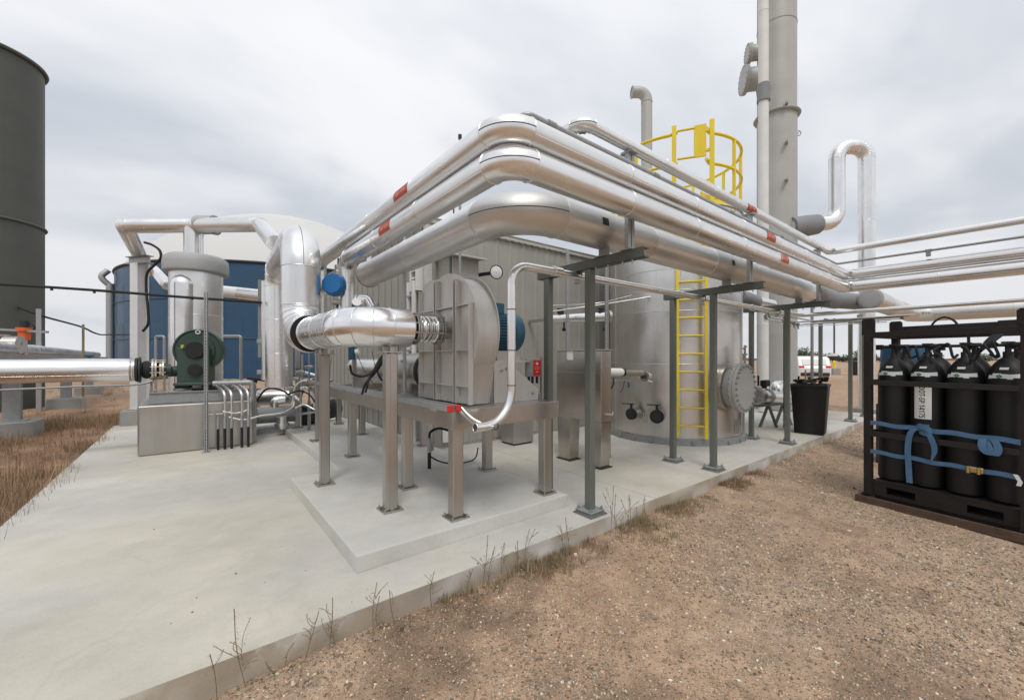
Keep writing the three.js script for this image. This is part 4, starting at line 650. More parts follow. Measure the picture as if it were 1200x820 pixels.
{ const t = thing('downpipe_pair', 'two pale vertical pipes against the building side', 'pipe', V(2.8, 0, -6.9)); for (const u of [479, 485]) { const p = atX(u, 340, 2.9 - (u - 479) * 0.004); part(t, 'pipe', cyl(V(p.x, 0, p.z), V(p.x, 2.75, p.z), 0.04, 16), M.offWhite); } for (const y of [0.6, 1.6, 2.5]) { const p = atX(482, 340, 2.89); part(t, 'clip', box(p.x - 0.03, 3.0 - 0.028, y, y + 0.03, p.z - 0.12, p.z + 0.12), M.galv); } }
{ const t = thing('drain_tube', 'thin bright tube running from the red strut cap down to the curved drain pipe', 'tube', V(1.7, 1.0, -2.9)); part(t, 'tube', hose([at(541, 478, 3.4), at(552, 489, 3.36), at(566, 497, 3.33), at(578, 500, 3.34)], 0.013, 16), M.alu); part(t, 'stub', cyl(at(539, 482, 3.42), at(559, 500, 3.38), 0.02, 10), M.stain2); }
{ const p = atY(607, 519, 0), t = thing('floor_box', 'low stainless box standing on the slab behind the skid legs', 'box', V(p.x, 0, p.z)); lpart(t, 'body', [box(-0.22, 0.22, 0.03, 0.50, -0.2, 0.16, 0.01)], M.stain); lpart(t, 'lid', box(-0.23, 0.23, 0.50, 0.515, -0.21, 0.17, 0.003), M.stain2); lpart(t, 'foot', [box(-0.2, 0.2, 0, 0.03, -0.18, 0.14)], M.dark); }
// ---------------------------------------------------------------- steel tank with yellow ladder and guard rail
const TC = V(7.56, 0, -4.42), TR = 1.22, TH = 4.12;
const onTank = (az, r, y) => V(TC.x + Math.cos(az) * r, y, TC.z + Math.sin(az) * r);   // az: 0 = +x, 90 deg = +z
{
  const t = thing('steel_tank', 'round stainless tank with yellow ladder and guard rail', 'tank', TC.clone());
  const ys = [0.1, 1.38, 2.3, 2.66, 3.02, 3.38, 3.75, TH];
  for (let i = 0; i < ys.length - 1; i++) {
    const lower = i < 2, y0 = ys[i], y1 = ys[i + 1];
    part(t, 'shell_course', [sweep([V(TC.x, y0, TC.z), V(TC.x, y1, TC.z)], TR * (1 + 0.001 * (i % 2)), 72, { v0: i * 0.61 }), ring(V(TC.x, y1, TC.z), UP, TR * 1.0005, 0.006, 72, 5)], lower ? M.tank : M.tank2);
  }
  for (const az of [2.5, 3.6, 4.6, 1.35]) part(t, 'vertical_seam', cyl(onTank(az, TR + 0.002, 0.12), onTank(az, TR + 0.002, TH), 0.006, 6), M.tank2);
  part(t, 'base_ring', [cyl(V(TC.x, 0.0, TC.z), V(TC.x, 0.1, TC.z), TR + 0.055, 72), ring(V(TC.x, 0.1, TC.z), UP, TR + 0.02, 0.012, 72, 6)], M.galvDull);
  const bs = []; for (let i = 0; i < 24; i++) { const a = i / 24 * 6.283; const p = onTank(a, TR + 0.056, 0.05); bs.push(cbox(p, 0.05, 0.06, 0.05, 0.01)); } part(t, 'anchor_lugs', bs, M.bolt);
  part(t, 'roof', [lathe([[0.001, 0.12], [0.6, 0.09], [TR, 0], [TR + 0.03, -0.02]], V(TC.x, TH, TC.z), 72)], M.white);
  // ladder: stands off the shell towards -x/+z
  const pl = atZ(784.5, 511, -3.25), l0 = at(791, 511, 6.98), l1 = at(831, 511, 6.8); const mid = l0.clone().lerp(l1, 0.5), dir = l1.clone().sub(l0).setY(0).normalize();
  const lad = pgroup(t, 'ladder', 'yellow steel ladder with walk-through rails');
  const yb = 0.14, yt = 5.42, half = 0.225, inw = TC.clone().sub(mid).setY(0).normalize();
  const sL = mid.clone().addScaledVector(dir, -half), sR = mid.clone().addScaledVector(dir, half);
  for (const s of [sL, sR]) { const o2 = s === sL ? -0.05 : 0.085, b2 = s.clone().addScaledVector(dir, o2); lpart(lad, 'stringer', [obox(V(s.x, (yb + TH) / 2, s.z), dir, 0.05, TH - yb, 0.065), obox(V(b2.x, (TH + yt) / 2 - 0.02, b2.z), dir, 0.07, yt - TH + 0.08, 0.07)], M.yellow); }
  for (let y = yb + 0.2; y < TH + 0.05; y += 0.305) lpart(lad, 'rung', cyl(V(sL.x, y, sL.z), V(sR.x, y, sR.z), 0.014, 10), M.yellow);
  for (const y of [0.9, 2.4, 3.9]) for (const s of [sL, sR]) { const e = s.clone().addScaledVector(inw, 0.24); lpart(lad, 'standoff', bar(V(s.x, y, s.z), V(e.x, y, e.z), 0.04, 0.012), M.yellow); }
  const gx = mid.clone().addScaledVector(dir, half + 0.045); 
  lpart(lad, 'safety_gate', [obox(V(gx.x, 5.12, gx.z).addScaledVector(dir, -0.14), dir, 0.19, 0.54, 0.03), obox(V(gx.x, 4.95, gx.z), dir, 0.14, 0.05, 0.04), obox(V(gx.x, 5.28, gx.z), dir, 0.14, 0.05, 0.04)], M.yellow, 'solid yellow self-closing gate');
  for (const y of [5.35, 4.87]) lpart(lad, 'gate_bar', cyl(V(sL.x, y, sL.z), V(gx.x, y, gx.z).addScaledVector(dir, -0.2), 0.02, 10), M.yellow);
  // guard rail: runs round the roof from one stringer to the other
  const gr = pgroup(t, 'guard_rail', 'yellow tube guard rail round the tank roof'); const a0 = Math.atan2(sR.z - TC.z, sR.x - TC.x), a1 = Math.atan2(sL.z - TC.z, sL.x - TC.x), rr0 = 1.2;
  const arcP = (y, a, b, n) => Array.from({ length: n + 1 }, (_, i) => onTank(a + (b - a) * i / n, rr0, y));
  let e1 = a1; while (e1 > a0) e1 -= Math.PI * 2; 
  for (const y of [5.32, 4.80]) { const pts = [V(sR.x, y, sR.z), ...arcP(y, a0 - 0.1, e1 + 0.1, 60), V(sL.x, y, sL.z)]; lpart(gr, 'rail', sweep(pts, 0.027, 10, { cap: true }), M.yellow); }
  for (let i = 1; i < 10; i++) { const a = a0 + (e1 - a0) * i / 10, p = onTank(a, rr0, 0); lpart(gr, 'rail_post', bar(V(p.x, TH - 0.15, p.z), V(p.x, 5.32, p.z), 0.045, 0.045), M.yellow); }
  lpart(gr, 'toe_board', sweep(arcP(TH + 0.10, a0 - 0.06, e1 + 0.06, 60), 0.012, 6, {}).scale(1, 1, 1), M.yellow);
  { const P = arcP(0, a0 - 0.05, e1 + 0.05, 60), pos = [], idx = []; P.forEach((p, i) => { pos.push(p.x, TH - 0.03, p.z, p.x, TH + 0.12, p.z); if (i) { const k = i * 2; idx.push(k - 2, k - 1, k, k, k - 1, k + 1); } }); const g = new THREE.BufferGeometry(); g.setAttribute('position', new THREE.Float32BufferAttribute(pos, 3)); g.setIndex(idx); g.computeVertexNormals(); const m2 = M.yellow.clone(); m2.map = null; m2.side = THREE.DoubleSide; lpart(gr, 'kick_plate', g, m2); }
  // front access platform lip
  lpart(lad, 'step_plate', [bar(V(sL.x, TH, sL.z).addScaledVector(dir, -0.1).addScaledVector(inw, 0.12), V(sR.x, TH, sR.z).addScaledVector(dir, 0.1).addScaledVector(inw, 0.12), 0.24, 0.03), bar(V(sR.x, TH - 0.06, sR.z).addScaledVector(inw, 0.05), V(sR.x, TH + 0.12, sR.z).addScaledVector(inw, 0.05), 0.3, 0.02)], M.yellow);
  // manway with bolted blind flange, facing +z
  const mw = pgroup(t, 'manway', 'grey bolted manway cover'); const mc = V(7.3, 0.985, -2.95);
  lpart(mw, 'neck', cyl(V(mc.x, mc.y, -3.55), V(mc.x, mc.y, -3.03), 0.32, 48), M.stack); lpart(mw, 'pad_ring', cyl(V(mc.x, mc.y, -3.4), V(mc.x, mc.y, -3.19), 0.385, 48), M.stain2);
  lpart(mw, 'neck_flange', cyl(V(mc.x, mc.y, -3.045), V(mc.x, mc.y, -3.0), 0.415, 56), M.stack); lpart(mw, 'blind_flange', cyl(V(mc.x, mc.y, -2.995), V(mc.x, mc.y, -2.95), 0.415, 56), M.stack);
  const mb = []; for (let i = 0; i < 24; i++) { const a = i / 24 * 6.283, x = mc.x + Math.cos(a) * 0.37, y = mc.y + Math.sin(a) * 0.37; mb.push(cyl(V(x, y, -3.09), V(x, y, -2.915), 0.013, 6), cyl(V(x, y, -2.95), V(x, y, -2.932), 0.022, 6), cyl(V(x, y, -3.065), V(x, y, -3.045), 0.022, 6)); } lpart(mw, 'studs', mb, M.bolt);
  lpart(mw, 'davit', [cyl(V(mc.x + 0.1, mc.y + 0.35, -3.0), V(mc.x + 0.1, mc.y + 0.72, -3.0), 0.02, 10), cyl(V(mc.x + 0.1, mc.y + 0.55, -3.0), V(mc.x + 0.1, mc.y + 0.58, -3.0), 0.04, 10), cyl(V(mc.x + 0.04, mc.y + 0.66, -3.0), V(mc.x + 0.16, mc.y + 0.7, -3.0), 0.015, 8)], M.galv);
  // nozzles with butterfly valves low on the shell
  for (const [u, v, r] of [[740, 485, 0.10], [770, 488, 0.115]]) {
    const ray = at(u, v, 1).sub(V(0, EYE, 0)), ox = -TC.x, oz = -TC.z, A = ray.x * ray.x + ray.z * ray.z, Bq = 2 * (ray.x * ox + ray.z * oz), Cq = ox * ox + oz * oz - (TR + 0.16) ** 2, d = (-Bq - Math.sqrt(Bq * Bq - 4 * A * Cq)) / (2 * A);
    const p = at(u, v, d), n = p.clone().sub(TC).setY(0).normalize(), w = p.clone().addScaledVector(n, -0.2), vg = pgroup(t, 'butterfly_valve', 'black butterfly valve on a short nozzle');
    lpart(vg, 'nozzle', cyl(w, p, r * 0.75, 24), M.stain); lpart(vg, 'valve_ring', [cyl(p.clone().addScaledVector(n, -0.03), p.clone().addScaledVector(n, 0.03), r, 24), cyl(p, p.clone().addScaledVector(UP, r + 0.07), 0.022, 10)], M.rubber); lpart(vg, 'disc', cyl(p, p.clone().addScaledVector(n, 0.034), r * 0.72, 24), M.dark);
    const h = p.clone().addScaledVector(UP, r + 0.08); lpart(vg, 'handle', [bar(h.clone().addScaledVector(dir, -0.16), h.clone().addScaledVector(dir, 0.05), 0.03, 0.016)], M.rubber);
    if (r > 0.11) lpart(vg, 'coil', [0, 0.03, 0.06].map((k) => cyl(p.clone().addScaledVector(dir, -0.16 - k).addScaledVector(UP, -0.12), p.clone().addScaledVector(dir, -0.16 - k).addScaledVector(UP, 0.06), 0.011, 8)), M.stain);
  }
  { const p = at(756, 441, 6.9), n = p.clone().sub(TC).setY(0).normalize(), w = p.clone().addScaledVector(n, -0.2), g = pgroup(t, 'sample_port'); lpart(g, 'nozzle', cyl(w, p, 0.06, 20), M.bright2); lpart(g, 'clamp', [cyl(p, p.clone().addScaledVector(n, 0.04), 0.085, 24), bar(p.clone().addScaledVector(dir, -0.1).addScaledVector(UP, -0.02), p.clone().addScaledVector(dir, 0.12).addScaledVector(UP, -0.09), 0.03, 0.02)], M.bright); lpart(g, 'valve', cbox(p.clone().addScaledVector(n, 0.07), 0.07, 0.07, 0.07, 0.015), M.dark); }
  { const h = []; for (const az of [1.52, 1.56, 1.61]) h.push(cyl(onTank(az, TR + 0.012, 0.16), onTank(az, TR + 0.012, 0.42), 0.008, 6)); part(t, 'drain_tubes', h, M.stain2); }
}
{ const p = at(758, 250, 9.6), t = thing('gooseneck_vent', 'grey gooseneck vent pipe rising behind the tank', 'vent', V(p.x, 0, p.z)); const y = at(758, 108, 9.6).y, L = V(-0.785, 0, -0.62); part(t, 'stem', pipeGeo([V(p.x, 0, p.z), V(p.x, y, p.z), V(p.x, y, p.z).addScaledVector(L, 0.34), V(p.x, y - 0.26, p.z).addScaledVector(L, 0.34)].slice(0, 3), 0.2, 0.125, 28, 10), M.stack); part(t, 'mouth', [ring(V(p.x, y, p.z).addScaledVector(L, 0.34), L, 0.12, 0.02, 28, 8)], M.stack); part(t, 'foot_plate', box(p.x - 0.2, p.x + 0.2, 0, 0.02, p.z - 0.2, p.z + 0.2), M.galvDull); part(t, 'joint_band', ring(V(p.x, y - 0.25, p.z), UP, 0.126, 0.008, 28, 6), M.stack); }

// ---------------------------------------------------------------- grey scrubber stack and its pipes
{
  const d = 12, c = at(910.5, 420, d), R = 0.505, t = thing('scrubber_stack', 'tall grey painted stack tower behind the overhead pipes', 'stack', V(c.x, 0, c.z));
  const yr = at(910, 131, d - 0.3).y; const secs = [0.05, 2.2, 4.6, yr, yr + 2.6, 14.5];
  for (let i = 0; i < secs.length - 1; i++) part(t, 'shell_section', [sweep([V(c.x, secs[i], c.z), V(c.x, secs[i + 1], c.z)], R * (secs[i] >= yr - 0.01 ? 0.985 : 1), 56, { cap: true, v0: i }), ring(V(c.x, secs[i], c.z), UP, R * 0.999, 0.005, 56, 5)], M.stack);
  part(t, 'ring_flange', [cyl(V(c.x, yr - 0.03, c.z), V(c.x, yr + 0.03, c.z), R + 0.075, 56), ring(V(c.x, yr, c.z), UP, R + 0.07, 0.022, 56, 6)], M.stack);
  part(t, 'base_ring', [cyl(V(c.x, 0, c.z), V(c.x, 0.05, c.z), R + 0.12, 56)], M.galvDull);
  const nz = RT.clone().multiplyScalar(-0.95).addScaledVector(FW, 0.22).normalize();
  for (const [v, r, L] of [[89, 0.40, 0.36], [58, 0.27, 0.24]]) { const y = at(880, v, d).y, p = V(c.x, y, c.z), g = pgroup(t, 'manway', 'round bolted manway on the stack'); lpart(g, 'neck', cyl(p.clone().addScaledVector(nz, R - 0.1), p.clone().addScaledVector(nz, R + L), r * 0.8, 36), M.stack); lpart(g, 'flange', [cyl(p.clone().addScaledVector(nz, R + L - 0.06), p.clone().addScaledVector(nz, R + L), r, 40), cyl(p.clone().addScaledVector(nz, R + L + 0.004), p.clone().addScaledVector(nz, R + L + 0.05), r, 40)], M.stack); const e = nz.clone().cross(UP), bs = []; for (let i = 0; i < 16; i++) { const a = i / 16 * 6.283, q = p.clone().addScaledVector(e, Math.cos(a) * r * 0.9).addScaledVector(UP, Math.sin(a) * r * 0.9); bs.push(cyl(q.clone().addScaledVector(nz, R + L - 0.075), q.clone().addScaledVector(nz, R + L + 0.065), 0.014, 6)); } lpart(g, 'bolts', bs, M.bolt); }
  for (const v of [135, 178, 220]) { const y = at(905, v, d).y; const q = V(c.x, y, c.z).addScaledVector(FW, -R); part(t, 'pipe_lug', [bar(q.clone().addScaledVector(FW, 0.06), q.clone().addScaledVector(FW, -0.16).addScaledVector(RT, -0.16), 0.07, 0.07)], M.stack); }
  { const q = at(936, 156, d); part(t, 'lifting_hook', [ring(q, FW, 0.07, 0.016, 20, 6), bar(q.clone(), q.clone().addScaledVector(RT, -0.16), 0.03, 0.03)], M.stack); }
}
{
  const a = at(895, 420, 11.25), t = thing('riser_pipe', 'white clad riser pipe strapped to the grey stack', 'pipe', V(a.x, 0, a.z));
  const yw = at(895, 108, 11.25).y; for (const [y0, y1] of [[0.02, 2.4], [2.4, 4.9], [4.9, yw - 0.2], [yw - 0.2, 11], [11, 14.2]]) part(t, 'cladding_section', [sweep([V(a.x, y0, a.z), V(a.x, y1, a.z)], 0.125, 28, { cap: true }), ring(V(a.x, y1, a.z), UP, 0.126, 0.006, 28, 5)], M.offWhite);
  part(t, 'grey_wrap', [sweep([V(a.x, yw - 0.26, a.z), V(a.x, yw - 0.12, a.z), V(a.x, yw + 0.08, a.z), V(a.x, yw + 0.22, a.z)], (q) => 0.165 + 0.018 * Math.sin(q * 11), 28, { cap: true })], M.greyWrap, 'lumpy grey insulation wrap');
}
{
  const d = 11.9, t = thing('loop_pipe', 'silver clad gooseneck loop pipe beside the stack', 'pipe', at(1015, 420, d).setY(0));
  const P = [at(925, 267, 11.6), at(960, 262, 11.7), at(981, 258, d), at(981, 172, d), at(1016, 172, d), V(0, 0, 0)]; P[5] = V(P[4].x, 0.02, P[4].z); P[1] = at(945, 264.5, 11.68);
  P[2] = at(981, 260, d);
  cladPipe(t, [P[0], P[2], P[3], P[4], P[5]], [0.42, 0.36, 0.36], 0.2, { mats: [M.alu3], gores: 7, seg: 36, len: 1.9 });
  part(t, 'grey_wrap', [sweep([at(926, 266.7, 11.62), at(932, 266, 11.64), at(945, 264.7, 11.68), at(957, 263, 11.75)], (q) => 0.285 + 0.012 * Math.sin(q * 12), 32, { cap: true })], M.greyWrap, 'dark grey insulation wrap');
  part(t, 'foot', box(P[5].x - 0.3, P[5].x + 0.3, -0.14, 0.03, P[5].z - 0.3, P[5].z + 0.3), M.pier);
}
{ // low pipe on trestle between tank and stack
  const t = thing('trestle_pipe', 'low silver pipe on a steel trestle behind the manway cover', 'pipe', V(9.5, 0, -3.9));
  const a = at(886, 464, 8.6), b = at(926, 466, 9.2); cladPipe(t, [a, b], 0.1, 0.14, { len: 0.4 }); part(t, 'flange', [cyl(a.clone(), a.clone().lerp(b, 0.08), 0.19, 28), cyl(a.clone().lerp(b, 0.3), a.clone().lerp(b, 0.34), 0.17, 28)], M.stain);
  const y = a.y - 0.2; part(t, 'trestle_beam', [bar(V(a.x, y, a.z), V(b.x, y, b.z), 0.12, 0.06)], M.rack);
  for (const q of [0.35, 0.8]) { const m = a.clone().lerp(b, q); for (const s of [-1, 1]) part(t, 'trestle_leg', [bar(V(m.x, y, m.z), V(m.x + s * 0.12, 0, m.z + s * 0.12), 0.045, 0.045)], M.rack); }
  part(t, 'valve', [cyl(at(896, 455, 8.8), at(896, 448, 8.8), 0.05, 12), cbox(at(897, 449, 8.8), 0.28, 0.14, 0.12, 0.03), cyl(at(889, 440, 8.8), at(889, 452, 8.8), 0.02, 8)], M.rubber); part(t, 'elbow', pipeGeo([at(910, 462, 9.0), at(910, 452, 9.0), at(920, 452, 9.3)], 0.12, 0.12, 20), M.alu);
  part(t, 'riser', [cyl(at(871, 490, 8.0).setY(0.05), at(871, 425, 8.0), 0.03, 12), cbox(at(871, 418, 8.0), 0.1, 0.06, 0.06)], M.galv);
}
{ const t = thing('crossover_pipe', 'thin wrapped crossover pipe under the thick duct near the stack', 'pipe', V(8, 2.3, -3.0)); const a = at(852, 340, 7.6), b = at(920, 362, 8.6); part(t, 'tube', cyl(a, b, 0.045, 16), M.rackDark); part(t, 'wrap', sweep([at(866, 347, 7.8), at(876, 350, 7.95), at(886, 354, 8.1)], 0.13, 24, { cap: true }), M.greyWrap); part(t, 'clad', sweep([at(886, 354, 8.1), at(904, 358, 8.35)], 0.12, 24, { cap: true }), M.alu); part(t, 'drop', cyl(b, V(b.x, 0.02, b.z), 0.03, 10), M.rackDark); }
{ const p = at(952, 420, 9.6), t = thing('slim_conduit', 'slim vertical conduit dropping behind the black planter', 'conduit', V(p.x, 0, p.z)); part(t, 'tube', cyl(V(p.x, 0, p.z), V(p.x, 3.0, p.z), 0.032, 10), M.galvDull); part(t, 'foot', cyl(V(p.x, 0, p.z), V(p.x, 0.02, p.z), 0.07, 12), M.galvDull); }
{ const p = at(978, 383, 10.4), q = at(978, 414, 10.4), t = thing('pendant_lamp', 'small lamp hanging on a rod from the far rack beam', 'lamp', p.clone()); part(t, 'rod', cyl(V(p.x, 2.5, p.z), q, 0.02, 8), M.rackDark); part(t, 'arm', bar(q.clone(), q.clone().addScaledVector(RT, -0.14), 0.03, 0.02), M.rackDark); part(t, 'shade', lathe([[0.001, 0.03], [0.06, 0.02], [0.13, -0.05], [0.12, -0.05]], q.clone().addScaledVector(RT, -0.06).addScaledVector(UP, -0.02), 20), M.offWhite); part(t, 'hook', box(12.1, p.x + 0.03, 2.42, 2.45, p.z - 0.02, p.z + 0.02), M.rackDark); }

// ---------------------------------------------------------------- black planter bin
{
  const p = atY(950, 507, 0), t = thing('planter', 'tall black square planter filled with soil and scrap', 'planter', V(p.x, 0, p.z)); const h = 0.97;
  const g = new THREE.CylinderGeometry(0.41, 0.33, h, 4, 1, true).rotateY(Math.PI / 4 + 0.15).translate(p.x, h / 2 + 0.005, p.z).toNonIndexed(); const m2 = M.planter.clone(); m2.side = THREE.DoubleSide; part(t, 'tub', g, m2);
  part(t, 'floor', new THREE.CylinderGeometry(0.33, 0.33, 0.01, 4).rotateY(Math.PI / 4 + 0.15).translate(p.x, 0.01, p.z).toNonIndexed(), M.planter);
  const rim = []; for (let i = 0; i < 4; i++) { const a = i * Math.PI / 2 - Math.PI / 4 - 0.15 + Math.PI / 4 * 2, b = a + Math.PI / 2, r = 0.405; rim.push(bar(V(p.x + Math.cos(a) * r, h - 0.02, p.z + Math.sin(a) * r), V(p.x + Math.cos(b) * r, h - 0.02, p.z + Math.sin(b) * r), 0.035, 0.05, 0.008)); } part(t, 'rim', rim, M.planter);
  part(t, 'soil', new THREE.CylinderGeometry(0.40, 0.40, 0.06, 4).rotateY(Math.PI / 4 + 0.15).translate(p.x, h - 0.07, p.z).toNonIndexed(), M.soil);
  const sc = []; for (let i = 0; i < 9; i++) { const q = V(p.x + rr(-0.26, 0.14), h - 0.03 + rr(0, 0.06), p.z + rr(-0.2, 0.2)); sc.push(hose([q, q.clone().add(V(rr(-0.1, 0.1), rr(0.03, 0.1), rr(-0.1, 0.1))), q.clone().add(V(rr(-0.25, 0.25), rr(0, 0.08), rr(-0.2, 0.2)))], 0.022, 8, 6)); } part(t, 'scrap_hoses', sc, M.rubber); part(t, 'stick', cyl(V(p.x + 0.05, h - 0.06, p.z - 0.1), V(p.x + 0.07, h + 0.28, p.z - 0.1), 0.014, 6), M.weed2);
}

// ---------------------------------------------------------------- gas cylinder rack
{
  const LX = V(-0.176, 0, 0.984), gp = V(6.17, GY, -1.16), ry = -Math.atan2(0.984, -0.176);
  const place = (o) => { o.position.copy(gp); o.rotation.y = ry; };
  const mkT = (name, label, cat, group) => { const t = thing(name, label, cat, V(0, 0, 0), group); t.base = null; place(t); return t; };
  const t = mkT('cylinder_rack', 'black steel cradle holding gas cylinders', 'cylinder rack'); const Wd = 1.16, D = 0.72;
  lpart(t, 'spill_tray', [box(-0.09, Wd + 0.09, 0.0, 0.035, -D - 0.08, 0.10, 0.004), box(-0.09, Wd + 0.09, 0.035, 0.085, 0.07, 0.10, 0.004), box(-0.09, -0.06, 0.035, 0.085, -D - 0.08, 0.07, 0.004), box(Wd + 0.06, Wd + 0.09, 0.035, 0.085, -D - 0.08, 0.07, 0.004)], M.rusty, 'rusty brown steel tray');
  const lugG = (x, z) => { const s = new THREE.Shape([[-0.06, 0], [0.06, 0], [0.06, 0.17], [0.04, 0.19], [-0.04, 0.19], [-0.06, 0.17]].map(([a, b]) => new THREE.Vector2(a, b))), h = new THREE.Path(); h.absarc(0, 0.13, 0.026, 0, 6.283, true); s.holes.push(h); return new THREE.ExtrudeGeometry(s, { depth: 0.024, bevelEnabled: false, curveSegments: 16 }).translate(x, 1.93, z - 0.012); };
  const pz = [0.0, -D];
  // base beams with fork pockets
  for (const z of pz) lpart(t, 'base_beam', [box(0.03, 0.16, 0.10, 0.26, z - 0.04, z + 0.0, 0.003), box(0.40, 0.78, 0.10, 0.26, z - 0.04, z, 0.003), box(1.02, Wd - 0.03, 0.10, 0.26, z - 0.04, z, 0.003), box(0.155, 0.405, 0.10, 0.13, z - 0.039, z - 0.001), box(0.155, 0.405, 0.215, 0.26, z - 0.039, z - 0.001), box(0.775, 1.025, 0.10, 0.13, z - 0.039, z - 0.001), box(0.775, 1.025, 0.215, 0.26, z - 0.039, z - 0.001)], M.rackSteel);
  for (const x of [0.28, 0.90]) lpart(t, 'fork_tube', [box(x - 0.12, x + 0.12, 0.131, 0.136, -D, -0.03), box(x - 0.12, x + 0.12, 0.209, 0.214, -D, -0.03)], M.rackSteel);
  lpart(t, 'floor_plate', box(0.03, Wd - 0.03, 0.262, 0.27, -D, 0, 0.002), M.rackSteel); lpart(t, 'skid_runner', [box(0.05, Wd - 0.05, 0.036, 0.10, -0.1, -0.02), box(0.05, Wd - 0.05, 0.036, 0.10, -D + 0.02, -D + 0.1), box(0.02, 0.08, 0.036, 0.26, -D + 0.11, -0.11), box(Wd - 0.08, Wd - 0.02, 0.036, 0.26, -D + 0.11, -0.11)], M.rackSteel);
  for (const z of pz) for (const x of [0, Wd]) { lpart(t, 'corner_post', box(x - 0.035, x + 0.035, 0.09, 1.99, z - 0.035, z + 0.035, 0.004), M.rackSteel); const l = lpart(t, 'lifting_lug', [lugG(x, z)], M.rackSteel); }
  const rail = (y, h, x0, x1, z, w = 0.02) => lpart(t, 'front_rail', box(x0, x1, y - h / 2, y + h / 2, z - w, z, 0.003), M.black);
  for (const z of [0.032, -D + 0.03]) { rail(1.385, 0.055, 0.02, Wd - 0.02, z); rail(0.80, 0.06, 0.02, Wd - 0.02, z); }
  for (const y of [1.385, 0.8]) for (const x of [0.0, Wd]) lpart(t, 'side_rail', box(x - 0.01, x + 0.01, y - 0.03, y + 0.03, -D + 0.04, -0.04, 0.003), M.black);
  for (const [z, y] of [[0.0, 1.93], [-D, 1.93]]) lpart(t, 'top_beam', [box(0.036, Wd - 0.036, y - 0.035, y + 0.03, z - 0.035, z + 0.033, 0.003)], M.rackSteel);
  for (const x of [0, Wd]) lpart(t, 'top_side_beam', box(x - 0.03, x + 0.03, 1.90, 1.955, -D + 0.04, -0.04, 0.003), M.rackSteel);
  lpart(t, 'valve_guard', [box(0.2, Wd - 0.25, 1.955, 2.03, -0.40, -0.37), box(0.14, 0.2, 1.9, 2.03, -0.4, -0.36), box(Wd - 0.25, Wd - 0.05, 1.9, 2.04, -0.42, -0.35)], M.black); lpart(t, 'guard_crossbars', [box(0.03, Wd - 0.03, 1.935, 1.955, -0.42, -0.36)], M.black);
  // manifold
  const mf = lpart(t, 'manifold', [cyl(V(0.05, 1.79, -0.20), V(Wd - 0.05, 1.79, -0.20), 0.016, 10), ...[0.2, 0.55, 0.72, 0.9].map((x) => cbox(V(x, 1.79, -0.2), 0.05, 0.06, 0.05, 0.01)), bar(V(0.78, 1.79, -0.22), V(0.78, 1.42, -0.22), 0.03, 0.03), bar(V(0.74, 1.93, -0.22), V(0.74, 1.5, -0.26), 0.02, 0.02)], M.black);
  lpart(t, 'manifold_bracket', [box(0.0, 0.06, 1.76, 1.82, -0.22, -0.18), box(Wd - 0.06, Wd, 1.76, 1.82, -0.22, -0.18)], M.black);
  const hz = []; for (const [a, b] of [[0.2, 0.38], [0.3, 0.42], [0.55, 0.47], [0.56, 0.68], [0.86, 0.95], [0.95, 0.9], [0.7, 0.8]]) hz.push(hose([V(a, 1.79, -0.18), V((a + b) / 2, 1.83 - rng() * 0.1, -0.13), V((a + b) / 2 + 0.04, 1.70 - rng() * 0.06, -0.12), V(b, 1.70, -0.16)], 0.012, 14, 6)); for (let i = 0; i < 4; i++) hz.push(hose([V(0.78, 1.62 + i * 0.02, -0.2), V(0.86 + i * 0.02, 1.86, -0.3), V(0.98, 1.97, -0.4 - i * 0.03)], 0.012, 12, 6)); lpart(mf, 'hoses', hz, M.rubber);
  lpart(t, 'hose_loop', hose([V(0.40, 1.95, -0.38), V(0.44, 2.06, -0.38), V(0.52, 2.11, -0.38), V(0.60, 2.06, -0.38), V(0.64, 1.95, -0.38)], 0.011, 18, 8), M.rubber);
  // cylinders, 4 x 4
  const cr = 0.1395, prof = [[0.001, 0.0], [0.12, 0.0], [cr, 0.03], [cr, 1.16], [cr * 0.985, 1.20], [cr * 0.93, 1.25], [cr * 0.81, 1.30], [cr * 0.62, 1.345], [cr * 0.38, 1.385], [0.035, 1.40], [0.035, 1.44], [0.001, 1.44]];
  const bodyG = lathe(prof, V(0, 0, 0), 32), valveG = merge([cyl(V(0, 1.43, 0), V(0, 1.53, 0), 0.022, 12), cyl(V(0, 1.49, 0), V(0.06, 1.49, 0.02), 0.014, 8), cyl(V(0, 1.535, 0), V(0, 1.552, 0), 0.046, 12), cyl(V(0, 1.44, 0), V(0, 1.455, 0), 0.036, 12)]);
  const lblT = (() => { const c = document.createElement('canvas'); c.width = 256; c.height = 80; const x = c.getContext('2d'); x.fillStyle = '#d9dcda'; x.fillRect(0, 0, 256, 80); x.fillStyle = '#15171a'; x.fillRect(0, 0, 40, 26); x.fillRect(190, 60, 66, 20); x.beginPath(); x.moveTo(0, 80); x.quadraticCurveTo(70, 58, 150, 70); x.lineTo(150, 80); x.fill(); x.beginPath(); x.moveTo(256, 0); x.quadraticCurveTo(180, 18, 110, 6); x.lineTo(110, 0); x.fill(); x.fillStyle = '#0c6b45'; x.translate(95, 42); x.rotate(Math.PI / 4); x.fillRect(-20, -20, 40, 40); x.fillStyle = '#cfe8dc'; x.fillRect(-5, -5, 10, 10); const t2 = new THREE.CanvasTexture(c); t2.colorSpace = THREE.SRGBColorSpace; return t2; })();
